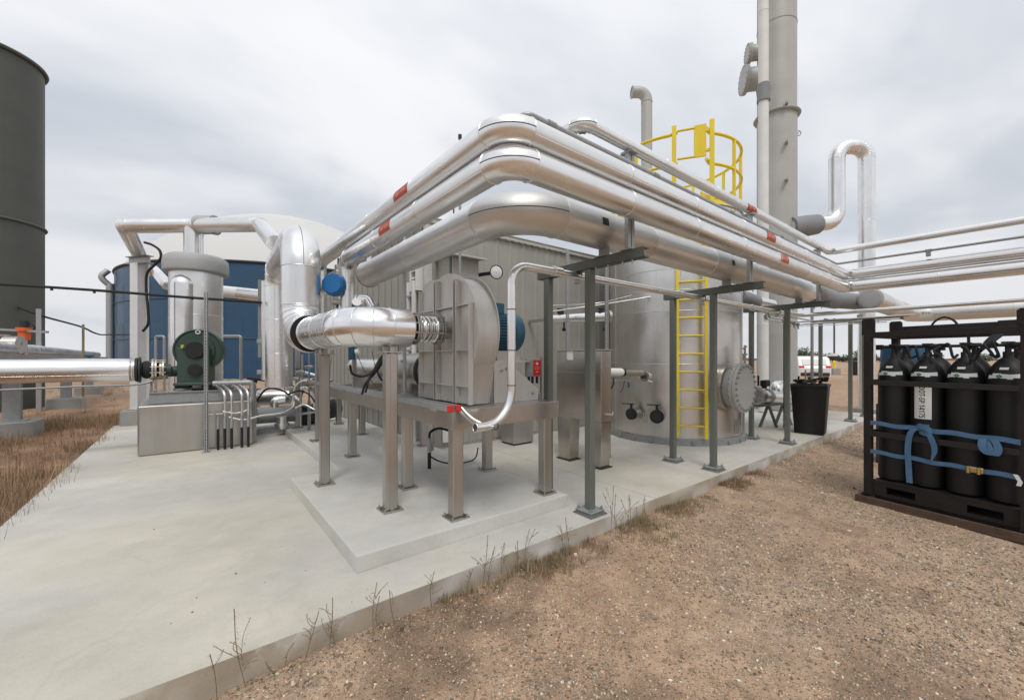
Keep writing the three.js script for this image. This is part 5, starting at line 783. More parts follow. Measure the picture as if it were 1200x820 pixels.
  const dotT = (() => { const c = document.createElement('canvas'); c.width = 512; c.height = 180; const x = c.getContext('2d'); x.fillStyle = '#dfe0de'; x.fillRect(0, 0, 512, 180); x.fillStyle = '#17181a'; x.font = 'bold 84px sans-serif'; x.textBaseline = 'middle'; x.fillText('DOT-SP 14175', 14, 96, 484); const t2 = new THREE.CanvasTexture(c); t2.colorSpace = THREE.SRGBColorSpace; return t2; })();
  const lblM = mk(C(1, 1, 1), 0.5, 0, { map: lblT }), dotM = mk(C(1, 1, 1), 0.5, 0, { map: dotT });
  const shoulder = (() => { // label band lying on the shoulder, facing local +z
    const pos = [], uv = [], idx = [], n = 14; for (let j = 0; j <= 3; j++) for (let i = 0; i <= n; i++) { const a = Math.PI / 2 + (0.5 - i / n) * 1.7, q = j / 3, r = cr * (0.992 - 0.03 * q - 0.025 * q * q) + 0.004, y = 1.19 + 0.055 * q; pos.push(Math.cos(a) * r, y, Math.sin(a) * r); uv.push(i / n, q); } for (let j = 0; j < 3; j++) for (let i = 0; i < n; i++) { const p = j * (n + 1) + i; idx.push(p, p + 1, p + n + 1, p + 1, p + n + 2, p + n + 1); } const g = new THREE.BufferGeometry(); g.setAttribute('position', new THREE.Float32BufferAttribute(pos, 3)); g.setAttribute('uv', new THREE.Float32BufferAttribute(uv, 2)); g.setIndex(idx); g.computeVertexNormals(); return g; })();
  const tagG = (() => { const g = new THREE.PlaneGeometry(0.058, 0.03).rotateX(-0.75).translate(0, 1.292, 0.121); return g; })();
  const xs = [0.155, 0.437, 0.722, 1.005], zs = [-0.215, -0.505];
  const rowName = ['front row', 'second row', 'third row', 'back row'], col4 = ['at the slab-side end of the rack', 'second from the slab-side end', 'third from the slab-side end', 'at the open-yard end of the rack'];
  for (let j = 0; j < 2; j++) for (let i = 0; i < 4; i++) {
    const g = new THREE.Group(); g.name = numbered('gas_cylinder'); g.base = null; scene.add(g);
    const lp = V(xs[i], 0.272, zs[j]); place(g); g.updateMatrixWorld(); g.position.copy(lp.applyMatrix4(g.matrixWorld));
    g.userData = { label: j === 0 ? (i === 1 ? 'black gas cylinder with a tall white printed label' : `plain black gas cylinder in the front row, ${col4[i]}`) : `black gas cylinder in the ${rowName[j]}, ${col4[i]}`, category: 'gas cylinder', group: 'black gas cylinders in the rack' };
    lpart(g, 'cylinder_body', bodyG, M.cylBlack); lpart(g, 'valve', valveG, M.dark);
    if (j === 0) { lpart(g, 'shoulder_label', shoulder, lblM, 'white swoosh label with green diamond'); lpart(g, 'cap_label', tagG, M.offWhite); if (i === 1) { const a = []; lpart(g, 'print_label', sweep([V(0, 1.10, 0), V(0, 0.74, 0)], cr + 0.003, 8, { e0: AZ, a0: -0.50, a1: 0.50, norm: true, flip: true }), dotM, 'white label printed DOT-SP 14175'); } }
  }
  // tie-down straps on the front
  const strip = (pts, w, up = UP) => { const pos = [], idx = [], uv = []; pts.forEach((p, i) => { const wd = Array.isArray(w) ? w[i] : w, dd = (up.isVector3 ? up : up[i]); const a = p.clone().addScaledVector(dd, wd / 2), b = p.clone().addScaledVector(dd, -wd / 2); pos.push(a.x, a.y, a.z, b.x, b.y, b.z); uv.push(i * 0.1, 1, i * 0.1, 0); if (i) { const k = i * 2; idx.push(k - 2, k - 1, k, k, k - 1, k + 1); } }); const g = new THREE.BufferGeometry(); g.setAttribute('position', new THREE.Float32BufferAttribute(pos, 3)); g.setAttribute('uv', new THREE.Float32BufferAttribute(uv, 2)); g.setIndex(idx); g.computeVertexNormals(); return g.toNonIndexed(); };
  const s1 = mkT('tie_strap', 'upper blue webbing strap tied in a knot across the cylinder rack', 'strap', 'blue straps on the rack');
  const wob = (y0, y1, n = 24) => Array.from({ length: n + 1 }, (_, i) => { const q = i / n; return V(0.03 + q * (Wd - 0.06), y0 + (y1 - y0) * q + 0.006 * Math.sin(q * 23), 0.038 + 0.003 * Math.sin(q * 31)); });
  lpart(s1, 'webbing', strip(wob(0.925, 0.90), 0.048), M.strap);
  lpart(s1, 'knot', [strip(spline([V(0.42, 0.92, 0.045), V(0.46, 0.95, 0.07), V(0.52, 0.93, 0.075), V(0.55, 0.90, 0.05), V(0.50, 0.88, 0.06), V(0.45, 0.90, 0.05)], 20), 0.06), strip([V(0.45, 0.9, 0.05), V(0.47, 0.95, 0.068), V(0.53, 0.95, 0.06)], 0.05)], M.strap);
  lpart(s1, 'hanging_tail', [strip(spline([V(0.44, 0.93, 0.055), V(0.39, 0.88, 0.06), V(0.36, 0.72, 0.05), V(0.365, 0.5, 0.05), V(0.375, 0.33, 0.055)], 16), 0.052, AX), strip(spline([V(0.50, 0.92, 0.065), V(0.545, 0.84, 0.07), V(0.57, 0.72, 0.06), V(0.545, 0.60, 0.06)], 12), [0.05, 0.05, 0.05, 0.052, 0.052, 0.052, 0.05, 0.048, 0.044, 0.038, 0.03, 0.022, 0.012], AX)], M.strap);
  lpart(s1, 'loose_loop', [strip(spline([V(0.90, 0.90, 0.05), V(0.90, 0.82, 0.07), V(0.93, 0.76, 0.07), V(0.98, 0.75, 0.07), V(1.0, 0.82, 0.06), V(0.97, 0.90, 0.05)], 16), 0.055, AX), strip(spline([V(0.92, 0.88, 0.05), V(0.95, 0.80, 0.06), V(0.97, 0.755, 0.065)], 8), 0.05, AX)], M.strap);
  const s2 = mkT('tie_strap', 'lower blue webbing strap with metal ratchet across the cylinder rack', 'strap', 'blue straps on the rack');
  lpart(s2, 'webbing', strip(wob(0.60, 0.575), 0.045), M.strap);
  lpart(s2, 'ratchet', [box(0.79, 0.91, 0.555, 0.612, 0.04, 0.075, 0.01), cyl(V(0.81, 0.55, 0.08), V(0.81, 0.615, 0.08), 0.014, 10), cyl(V(0.88, 0.55, 0.08), V(0.88, 0.615, 0.08), 0.014, 10)], M.brass, 'brassy metal ratchet buckle'); lpart(s2, 'hook_end', [strip([V(1.10, 0.6, 0.045), V(1.13, 0.54, 0.05), V(1.12, 0.50, 0.05)], 0.03, AX)], M.offWhite);
}
{ const p = V(8.85, GY, -1.22), t = thing('plastic_drum', 'blue plastic drum standing behind the cylinder rack', 'drum', p.clone()); lpart(t, 'drum', lathe([[0.001, 0], [0.26, 0], [0.29, 0.04], [0.3, 0.3], [0.29, 0.32], [0.3, 0.34], [0.3, 0.62], [0.29, 0.64], [0.3, 0.66], [0.29, 0.88], [0.26, 0.92], [0.001, 0.91]], V(0, 0.95, 0), 36), M.plasticBlue); lpart(t, 'stand', [box(-0.3, 0.3, 0.0, 0.95, -0.3, 0.3, 0.02)], M.dark); }
// ---------------------------------------------------------------- green blower skid
{
  const t = thing('blower_skid', 'grey stainless box skid under the green blower', 'skid', V(0.1, 0, -9));
  const x0 = -0.62, x1 = 0.86, z1 = -8.3, z0 = -9.75;
  part(t, 'box_wall', [box(x0, x1, 0, 0.765, z0, z1, 0.03)], M.stain2);
  part(t, 'top_frame', [box(x0 + 0.12, x1 - 0.02, 0.766, 0.93, z1 - 0.26, z1 - 0.22, 0.006), box(x0 + 0.12, x0 + 0.16, 0.766, 0.93, z0 + 0.1, z1 - 0.26, 0.006), box(x0 + 0.12, x1 - 0.02, 0.93, 0.945, z1 - 0.32, z1 - 0.2, 0.003)], M.galvDull);
  part(t, 'blower_plinth', [box(0.02, 0.62, 0.766, 0.96, -9.5, -8.72, 0.01)], M.dark);
  part(t, 'pipe_gallery', [pipeGeo([V(0.30, 1.06, -8.5), V(0.86, 1.06, -8.46), V(0.86, 0.30, -8.44)], 0.05, 0.045, 16), bar(V(0.90, 0, -8.5), V(0.90, 1.05, -8.5), 0.05, 0.05)], M.galv);
  for (let i = 0; i < 6; i++) { // conduits coming up out of the slab
    const x = [0.20, 0.36, 0.45, 0.54, 0.68, 0.77][i], z = -8.17 + 0.012 * i, tall = i > 1; const c = pgroup(t, 'conduit_stub');
    lpart(c, 'sleeve', cyl(V(x, 0, z), V(x, 0.34, z), 0.02, 10), M.rubber); lpart(c, 'coupling', [cyl(V(x, 0.34, z), V(x, 0.52, z), 0.026, 12), cyl(V(x, 0.5, z), V(x, 0.56, z), 0.02, 12)], M.galv);
    if (tall) lpart(c, 'riser', pipeGeo([V(x, 0.54, z), V(x, 0.92, z), V(x - 0.10, 1.02, z - 0.3)], 0.12, 0.021, 12), M.alu);
  }
  part(t, 'flex_lines', [hose([V(0.5, 0.52, -8.13), V(0.7, 0.46, -8.12), V(0.95, 0.5, -8.15), V(1.3, 0.52, -8.2), V(1.5, 0.6, -8.4), V(1.55, 0.75, -8.8)], 0.016), hose([V(0.42, 0.62, -8.13), V(0.6, 0.58, -8.12), V(0.75, 0.62, -8.14), V(0.82, 0.8, -8.3)], 0.012)], M.alu);
  part(t, 'nipples', [0.2, 0.33].map((x) => cyl(V(x, 0.58, -8.15), V(x + 0.1, 0.58, -8.15), 0.015, 8)), M.stain);
}
{
  const c = at(233, 410, 7.0), t = thing('green_blower', 'dark green rotary blower on the stainless box skid', 'blower', V(c.x, 0.96, c.z)); const ax = FW.clone().multiplyScalar(-0.82).addScaledVector(RT, 0.2).normalize(); ax.y = 0; 
  const n = V(-0.25, 0, 1).normalize(), e = V(1, 0, 0.25).normalize();
  part(t, 'scroll_case', [cyl(c.clone().addScaledVector(n, -0.14), c.clone().addScaledVector(n, 0.06), 0.35, 44), ring(c.clone().addScaledVector(n, 0.06), n, 0.335, 0.018, 44, 8)], M.green);
  part(t, 'bearing_housing', [cyl(c.clone().addScaledVector(n, 0.06), c.clone().addScaledVector(n, 0.22), 0.17, 28), cyl(c.clone().addScaledVector(n, 0.06), c.clone().addScaledVector(n, 0.10), 0.24, 32)], M.green);
  part(t, 'bearing_cap', [cyl(c.clone().addScaledVector(n, 0.22), c.clone().addScaledVector(n, 0.26), 0.13, 24)], M.rubber); part(t, 'yellow_plate', bar(c.clone().addScaledVector(e, -0.2).addScaledVector(n, 0.10).addScaledVector(UP, -0.08), c.clone().addScaledVector(e, -0.2).addScaledVector(n, 0.10).addScaledVector(UP, 0.08), 0.05, 0.03), M.yellow, 'small yellow warning plate');
  const m = basis(e, UP, n, c); const B = (w, h, d, ox, oy, oz) => metricUV(new RoundedBoxGeometry(w, h, d, 1, 0.015).toNonIndexed()).translate(ox, oy, oz).applyMatrix4(m);
  part(t, 'lower_housing', [B(0.44, 0.62, 0.40, -0.03, -0.28, 0.02), B(0.52, 0.05, 0.48, -0.03, -0.57, 0.02)], M.green);
  const pc = c.clone().addScaledVector(UP, -0.34).addScaledVector(n, 0.235); part(t, 'port', [cyl(pc, pc.clone().addScaledVector(n, 0.03), 0.10, 24), cyl(pc.clone().addScaledVector(n, 0.03), pc.clone().addScaledVector(n, 0.034), 0.075, 24)], M.rubber);
  part(t, 'mount_feet', [B(0.2, 0.06, 0.2, -0.2, -0.615, 0.05), B(0.2, 0.06, 0.2, 0.16, -0.615, 0.05)], M.dark);
  part(t, 'lifting_eye', [ring(c.clone().addScaledVector(UP, 0.3).addScaledVector(n, 0.07), n, 0.03, 0.012, 16, 6)], M.offWhite);
  const s0 = c.clone().addScaledVector(UP, -0.36).addScaledVector(e, -0.28), s1 = V(-0.02, s0.y, s0.z); s1.copy(atZ(196, 433, s0.z)); s1.y = s0.y; part(t, 'suction_neck', cyl(s0, s1, 0.09, 24), M.green);
  // rubber joint and flanges to the yard pipe
  const yz = -8.75, yy = 1.30, X = (u) => atZ(u, 432, yz).x; const j = pgroup(t, 'rubber_joint', 'black rubber expansion joint with bolted flanges');
  lpart(j, 'bellows', lathe([[0.11, 0], [0.135, 0.02], [0.145, 0.06], [0.13, 0.1], [0.145, 0.14], [0.135, 0.18], [0.11, 0.2]], V(X(166), yy, yz), 32, AX), M.rubber);
  for (const [u, r] of [[160, 0.19], [163.5, 0.20], [179, 0.175], [182.5, 0.17], [188, 0.14], [191, 0.16]]) lpart(j, 'flange', cyl(V(X(u) - 0.012, yy, yz), V(X(u) + 0.012, yy, yz), r, 32), u < 170 ? M.dark : M.stain);
  lpart(j, 'core', cyl(V(X(158), yy, yz), V(X(200), yy, yz), 0.09, 24), M.green); const bs = []; for (let i = 0; i < 10; i++) { const a = i / 10 * 6.283, cy = yy + Math.cos(a) * 0.15, cz = yz + Math.sin(a) * 0.15; bs.push(cyl(V(X(176), cy, cz), V(X(194), cy, cz), 0.01, 6)); } lpart(j, 'bolts', bs, M.brass);
}
{
  const yz = -8.75, t = thing('yard_pipe', 'long straight silver clad pipe running from the yard to the green blower', 'pipe', V(-3, 1.1, yz)); const xe = atZ(155, 432, yz).x;
  cladPipe(t, [V(-13, 1.305, yz), V(xe, 1.305, yz)], 0.2, 0.172, { mats: [M.bright2, M.alu3], len: 1.8, seg: 44 }); part(t, 'end_ring', [cyl(V(xe, 1.305, yz), V(xe + 0.03, 1.305, yz), 0.18, 36), ring(V(xe - 0.02, 1.305, yz), AX, 0.175, 0.012, 36, 6)], M.stain);
  part(t, 'pipe_saddle', [box(-6.05, -5.95, 0.92, 1.14, yz - 0.1, yz + 0.1)], M.galv); part(t, 'saddle_post', [bar(V(-6, -0.1, yz), V(-6, 0.92, yz), 0.1, 0.1)], M.galv);
}
{ const t = thing('guard_wire', 'thin grey rail tube running low across the weeds to the blower skid', 'rail', V(-3, 0.5, -8.2)); part(t, 'tube', [hose([at(-60, 459, 6.0), at(0, 457, 6.3), at(90, 453, 6.6), at(165, 450, 6.8), at(180, 446, 6.9)], 0.016, 20)], M.galv); part(t, 'post', bar(at(177, 446, 6.9), V(at(177, 446, 6.9).x, 0.76, at(177, 446, 6.9).z), 0.03, 0.03), M.galv); }

// ---------------------------------------------------------------- vertical vessel, cross pipe, mast
{
  const d = 7.95, c = at(230, 420, d), R = 0.425, yt = at(230, 318, d).y, t = thing('vertical_vessel', 'tall silver clad vertical vessel behind the green blower', 'vessel', V(c.x, 0, c.z));
  for (const [y0, y1, k] of [[0.02, 1.2, 0], [1.2, 2.3, 1], [2.3, yt, 0]]) part(t, 'cladding_section', [sweep([V(c.x, y0, c.z), V(c.x, y1, c.z)], R * (1 + 0.004 * k), 52, { v0: y0 }), ring(V(c.x, y1, c.z), UP, R, 0.006, 52, 5)], k ? M.alu : M.alu2);
  part(t, 'cap_band', lathe([[0.001, 0.36], [0.3, 0.355], [0.45, 0.33], [0.51, 0.28], [0.525, 0.18], [0.52, 0.03], [0.49, 0.0], [0.42, 0.0]], V(c.x, yt - 0.06, c.z), 52), M.wrapLight, 'grey insulated band round the vessel top');
  part(t, 'base_ring', cyl(V(c.x, 0, c.z), V(c.x, 0.03, c.z), R + 0.08, 48), M.galvDull);
  // rounded nozzle cover on the front
  const f = V(c.x, 0, c.z).addScaledVector(FW, -0.34).addScaledVector(RT, 0.02), yn = at(230, 334, d - 0.35).y;
  part(t, 'nozzle_cover', [sweep([V(f.x, 0.9, f.z), V(f.x, yn, f.z)], 0.20, 32), new THREE.SphereGeometry(0.2, 32, 16).toNonIndexed().translate(f.x, yn, f.z)], M.alu3); part(t, 'nozzle_collar', ring(V(f.x, yn, f.z).addScaledVector(FW, 0.09), FW, 0.22, 0.02, 36, 8), M.greyWrap); part(t, 'nozzle_seam', cyl(V(f.x, 0.9, f.z).addScaledVector(FW, -0.2), V(f.x, yn + 0.02, f.z).addScaledVector(FW, -0.2), 0.006, 6), M.seam);
  const vp = at(225, 290, d); part(t, 'riser', [sweep([V(vp.x, yt, vp.z), V(vp.x, at(225, 262, d).y, vp.z)], 0.14, 32)], M.alu); part(t, 'thin_riser', cyl(V(vp.x, yt, vp.z).addScaledVector(RT, 0.19), V(vp.x, at(225, 272, d).y, vp.z).addScaledVector(RT, 0.19), 0.028, 12), M.alu);
}
{
  const d = 7.95, t = thing('cross_pipe', 'silver clad pipe bridging from the vessel top to the big elbow', 'pipe', at(230, 290, d));
  cladPipe(t, [at(172, 318, 11.2), at(146, 264.5, 7.7), at(225, 264, d), at(304, 263, 7.6), at(322, 285, 7.0)], [0.12, 0.3, 0.28], 0.137, { gores: 3, len: 1.5 });
  const w0 = at(232, 264, d), w1 = at(252, 264, d); part(t, 'grey_wrap', [sweep([w0, at(236, 263.5, d), at(246, 263.5, d), w1], (q) => 0.178 + 0.012 * Math.sin(q * 9), 32, { cap: true })], M.wrapLight, 'grey wrap round the tee'); part(t, 'wrap_edge', ring(w1, RT, 0.178, 0.008, 32, 6), M.seam);
}
{
  const c = at(163, 300, 9.3), t = thing('pipe_mast', 'pale steel column with a cross beam holding up the bridging pipe', 'column', V(c.x, 0, c.z)); const y = at(163, 304, 9.3).y; const e = RT.clone().multiplyScalar(0.96).addScaledVector(FW, -0.28).normalize(), n = e.clone().cross(UP);
  const B = (w, y0, y1, dd) => { const m = basis(e, UP, n.clone(), V(c.x, 0, c.z)); return metricUV(new THREE.BoxGeometry(w, y1 - y0, dd).toNonIndexed()).translate(0, (y0 + y1) / 2, 0).applyMatrix4(m); };
  part(t, 'column', [B(0.24, 0.34, y - 0.1, 0.012).translate(n.x * 0.11, 0, n.z * 0.11), B(0.24, 0.34, y - 0.1, 0.012).translate(-n.x * 0.11, 0, -n.z * 0.11), B(0.012, 0.34, y - 0.1, 0.21)], M.white); part(t, 'cross_beam', [B(0.68, y - 0.1, y - 0.085, 0.16), B(0.68, y + 0.055, y + 0.07, 0.16), B(0.68, y - 0.085, y + 0.055, 0.012)], M.galv); part(t, 'base_plate', B(0.34, 0.32, 0.34, 0.34), M.galv); part(t, 'footing', [box(c.x - 0.3, c.x + 0.3, -0.3, 0.32, c.z - 0.3, c.z + 0.3, 0.02)], M.pier);
}
{ const t = thing('black_cable', 'black cable drooping down the pale steel column', 'cable', at(170, 300, 7.7)); part(t, 'cable', hose([at(169, 284, 7.7), at(178, 287, 7.65), at(187, 294, 7.6), at(188, 302, 7.6), at(180, 311, 7.65), at(172, 320, 7.7), at(171, 340, 7.7), at(173, 362, 7.7), at(173, 380, 7.72), at(167, 388, 7.75)], 0.022, 40), M.rubber); }
{ const t = thing('overhead_cable', 'straight black overhead cable crossing in front of the vertical vessel', 'cable', at(0, 333, 6.2)); part(t, 'cable', hose([at(-80, 329, 6.2), at(0, 333, 6.3), at(110, 340, 6.4), at(220, 348.5, 6.6), at(330, 356, 7.0), at(336, 357, 7.2)], 0.021, 30), M.rubber); part(t, 'clips', [60, 110, 225, 290].map((u) => cbox(at(u, 334.5 + u * 0.066, 6.4 + u * 0.001), 0.03, 0.05, 0.03)), M.dark); part(t, 'far_post', bar(at(-80, 329, 6.2), V(at(-80, 329, 6.2).x, -0.1, at(-80, 329, 6.2).z), 0.1, 0.1), M.galv); }
{ const t = thing('sagging_cable', 'thin black cable sagging from the dark silo towards the blue tank', 'cable', at(45, 369, 11)); part(t, 'cable', hose([at(-50, 335, 13), at(0, 352, 12.5), at(45, 369, 12), at(95, 383, 14), at(110, 390, 15), at(130, 392, 20), at(165, 392, 26)], 0.028, 40), M.rubber); part(t, 'stake', bar(at(97, 380, 14), V(at(97, 380, 14).x, -0.1, at(97, 380, 14).z), 0.06, 0.06), M.weed2); part(t, 'post', bar(at(45, 362, 12), V(at(45, 362, 12).x, -0.1, at(45, 362, 12).z), 0.1, 0.1), M.galv); }
{ const t = thing('tube_hoop', 'grey tube hoop barrier between the vessel and the blue tank', 'barrier', at(270, 440, 9.5).setY(0)); const a = at(252, 394, 9.5), b = at(282, 394, 9.5); part(t, 'hoop', pipeGeo([V(a.x, 0, a.z), a, b, V(b.x, 0, b.z)], 0.05, 0.035, 12), M.galv); const c = at(182, 394, 10.5), e2 = at(192, 394, 10.5); const u = thing('tube_hoop', 'grey tube hoop barrier beside the pale steel column', 'barrier', V(c.x, 0, c.z)); part(u, 'hoop', pipeGeo([V(c.x, 0, c.z), c, e2, V(e2.x, 0, e2.z)], 0.05, 0.03, 12), M.galv); }
{ const t = thing('background_pipe', 'white clad pipe passing behind the vertical vessel', 'pipe', at(290, 345, 12)); const a = at(186, 322, 14), b = at(196, 334, 13.5), c = at(330, 349, 11.5); cladPipe(t, [at(180, 316, 16), b, c], 0.5, 0.17, { mats: [M.white, M.alu3], gores: 3, len: 2 }); const q = at(215, 340, 13.2); part(t, 'support', bar(V(q.x, -0.1, q.z), V(q.x, q.y - 0.1, q.z), 0.14, 0.14), M.galv); }
{ // clad riser next to the big elbow (pump suction)
  const p = at(313, 390, 6.9), t = thing('clad_riser', 'slim clad riser with ragged foil edge beside the big elbow', 'pipe', V(p.x, 0, p.z)); part(t, 'riser', [sweep([V(p.x, 1.12, p.z), V(p.x, at(316, 330, 6.9).y, p.z)], 0.09, 24, { cap: true }), bar(V(p.x, 1.9, p.z), V(1.19, 1.9, -7.75), 0.05, 0.05)], M.alu2); part(t, 'foil_lap', bar(V(p.x, 1.5, p.z).addScaledVector(RT, -0.1), V(p.x, at(316, 328, 6.9).y, p.z).addScaledVector(RT, -0.1), 0.1, 0.02), M.greyWrap); part(t, 'band_clips', [400, 436].map((v) => cbox(V(p.x, at(316, v, 6.9).y, p.z).addScaledVector(RT, -0.12), 0.1, 0.07, 0.06, 0.01)), M.galv);
}
{ // pump group on the slab by the pad
  const t = thing('pump_set', 'low steel pump with clad pipes on the slab beside the pad', 'pump', at(325, 490, 8.2).setY(0)); const a = at(300, 487, 7.9), b = at(352, 484, 8.4);
  part(t, 'suction_pipe', cyl(a, b, 0.16, 28), M.greyWrap); part(t, 'pump_casing', [cyl(at(302, 466, 8.6), at(340, 464, 8.8), 0.17, 28), cyl(at(302, 466, 8.6), at(300, 466, 8.6), 0.2, 28)], M.stain2); part(t, 'riser', pipeGeo([at(321, 484, 8.1), at(321, 469, 8.1), at(334, 468, 8.2)], 0.07, 0.08, 20), M.bright2); part(t, 'drain_flange', [cyl(at(330, 488, 7.9), at(330, 502, 7.9), 0.1, 24), cyl(at(330, 496, 7.9), at(330, 499, 7.9), 0.13, 24)], M.alu); part(t, 'motor', [cyl(at(352, 487, 8.3), at(376, 482, 8.9), 0.2, 28), cyl(at(375, 482, 8.85), at(392, 478, 9.3), 0.21, 28)], M.dark);
  part(t, 'valves', [cbox(at(297, 447, 8.3), 0.12, 0.1, 0.1, 0.03), cyl(at(290, 443, 8.3), at(325, 447, 8.3), 0.03, 10), cbox(at(345, 455, 8.3), 0.14, 0.12, 0.1, 0.03), hose([at(300, 470, 8.2), at(312, 456, 8.2), at(326, 456, 8.2), at(350, 466, 8.1), at(358, 452, 8.1), at(368, 444, 8.2)], 0.02)], M.rubber);
  part(t, 'bright_fittings', [cbox(at(338, 455, 8.0), 0.16, 0.08, 0.1, 0.02), cyl(at(340, 462, 7.8), at(352, 470, 7.8), 0.04, 12), cyl(at(355, 436, 8.2), at(370, 440, 8.2), 0.03, 12), cbox(at(352, 446, 8.2), 0.1, 0.1, 0.1, 0.03), cbox(at(365, 448, 8.2), 0.07, 0.14, 0.07, 0.02)], M.bright2); part(t, 'base', [box(at(325, 500, 8.2).x - 0.4, at(325, 500, 8.2).x + 0.5, 0, 0.1, at(325, 500, 8.2).z - 0.4, at(325, 500, 8.2).z + 0.1)], M.galvDull);
}

// ---------------------------------------------------------------- blue digester with white dome, dark silo
{
  const az = -28.75 * Math.PI / 180, D = 50, Rr = 13.35, c = V(0, 0, 0).addScaledVector(FW, D * Math.cos(az)).addScaledVector(RT, D * Math.sin(az)), Hh = 9.1, t = thing('digester_tank', 'huge blue steel digester tank with white membrane dome', 'tank', V(c.x, -0.2, c.z));
  const n = 48, rows = 6, hgt = Hh / rows; const toCam = Math.atan2(-c.z, -c.x);
  for (let i = 0; i < n; i++) { let a0 = i / n * 6.2832, dlt = Math.atan2(Math.sin(a0 - toCam), Math.cos(a0 - toCam)); if (Math.abs(dlt) > 1.75) continue; for (let j = 0; j < rows; j++) { const a1 = a0 + 6.2832 / n, o = (j + i) % 2 * 0.012, pos = [], P = (a, y) => V(c.x + Math.cos(a) * (Rr + o), y, c.z + Math.sin(a) * (Rr + o)); const g = []; const q = 3; for (let k = 0; k < q; k++) { const s0 = a0 + (a1 - a0) * k / q, s1 = a0 + (a1 - a0) * (k + 1) / q; g.push(P(s0, -0.3 + j * hgt), P(s0, -0.3 + (j + 1) * hgt + 0.02), P(s1, -0.3 + j * hgt), P(s1, -0.3 + j * hgt), P(s0, -0.3 + (j + 1) * hgt + 0.02), P(s1, -0.3 + (j + 1) * hgt + 0.02)); } const bg = new THREE.BufferGeometry(), uv = []; for (const p of g) { pos.push(p.x, p.y, p.z); uv.push(p.x + p.z, p.y); } bg.setAttribute('position', new THREE.Float32BufferAttribute(pos, 3)); bg.setAttribute('uv', new THREE.Float32BufferAttribute(uv, 2)); bg.computeVertexNormals(); part(t, 'wall_sheet', bg, (i * 7 + j * 3) % 5 < 3 ? M.blueTank : M.blueTank2); } }
  part(t, 'wall_core', sweep([V(c.x, -0.3, c.z), V(c.x, Hh - 0.3, c.z)], Rr - 0.03, 96), M.blueTank);
  part(t, 'rim', [ring(V(c.x, Hh - 0.28, c.z), UP, Rr + 0.03, 0.11, 96, 8)], M.dark); part(t, 'stiffener', [ring(V(c.x, 3.0, c.z), UP, Rr + 0.02, 0.05, 96, 6), ring(V(c.x, 6.0, c.z), UP, Rr + 0.02, 0.05, 96, 6)], M.blueTank2);
  const pr = []; const rise = 7.2; for (let i = 0; i <= 28; i++) { const S = ((Rr - 0.1) ** 2 + rise * rise) / (2 * rise), th = Math.asin((Rr - 0.1) / S) * (1 - i / 28); pr.push([Math.max(0.001, S * Math.sin(th)), S * Math.cos(th) - (S - rise)]); } part(t, 'membrane_dome', lathe(pr, V(c.x, Hh - 0.25, c.z), 96), M.membrane, 'white gas membrane dome');
  const lp = V(c.x, 0, c.z), ld = at(199, 420, 30).sub(lp).setY(0).normalize(), base = lp.clone().addScaledVector(ld, Rr + 0.3), sd = ld.clone().cross(UP); const lad = pgroup(t, 'ladder', 'galvanised access ladder'); for (const s of [-1, 1]) lpart(lad, 'stringer', bar(V(base.x, 0, base.z).addScaledVector(sd, s * 0.3), V(base.x, Hh + 0.2, base.z).addScaledVector(sd, s * 0.3), 0.09, 0.09), M.galv); const rg = []; for (let y = 0.3; y < Hh; y += 0.32) rg.push(cyl(V(base.x, y, base.z).addScaledVector(sd, -0.3), V(base.x, y, base.z).addScaledVector(sd, 0.3), 0.03, 6)); lpart(lad, 'rungs', rg, M.galv); lpart(lad, 'landing', [bar(V(base.x, Hh - 1.6, base.z).addScaledVector(sd, -0.9), V(base.x, Hh - 1.6, base.z).addScaledVector(sd, 0.9), 0.9, 0.12)], M.dark);
  const dd = at(128, 420, 34).sub(lp).setY(0).normalize(); const k0 = lp.clone().addScaledVector(dd, Rr + 0.25); part(t, 'downpipe', [cyl(V(k0.x, 0, k0.z), V(k0.x, Hh - 1.4, k0.z), 0.26, 14), hose([V(k0.x, Hh - 1.6, k0.z), V(k0.x, Hh - 0.9, k0.z).addScaledVector(dd, 0.5), V(k0.x, Hh - 0.3, k0.z).addScaledVector(dd, 0.1)], 0.22, 10, 10)], M.galv); const k1 = at(260, 420, 31).sub(lp).setY(0).normalize(), k2 = lp.clone().addScaledVector(k1, Rr + 0.2); part(t, 'downpipe', cyl(V(k2.x, 0, k2.z), V(k2.x, Hh - 2.8, k2.z), 0.18, 14), M.white);
}
{
  const az = 52.24 * Math.PI / 180, D = 20, Rr = 1.2, c = V(0, 0, 0).addScaledVector(FW, D * Math.cos(az)).addScaledVector(RT, -D * Math.sin(az)), top = 10.48, t = thing('dark_silo', 'tall dark grey-green cylindrical silo', 'silo', V(c.x, -0.1, c.z));
  const yr = 5.55; for (const [y0, y1] of [[-0.1, yr], [yr, 8.1], [8.1, top]]) part(t, 'shell_section', [sweep([V(c.x, y0, c.z), V(c.x, y1, c.z)], Rr, 72, { v0: y0 }), ring(V(c.x, y1, c.z), UP, Rr - 0.003, 0.006, 72, 5)], M.silo);
  part(t, 'ring_stiffener', [ring(V(c.x, yr, c.z), UP, Rr + 0.02, 0.045, 72, 8)], M.silo); part(t, 'top_rim', [ring(V(c.x, top, c.z), UP, Rr + 0.03, 0.06, 72, 8)], M.silo); part(t, 'roof', lathe([[0.001, 0.25], [Rr, 0]], V(c.x, top, c.z), 72), M.silo); const e = at(2, 54, 18.5); part(t, 'lifting_eye', ring(V(c.x, top + 0.15, c.z).addScaledVector(RT, 0.2).addScaledVector(FW, -0.9), FW, 0.12, 0.03, 20, 6), M.dark);
}

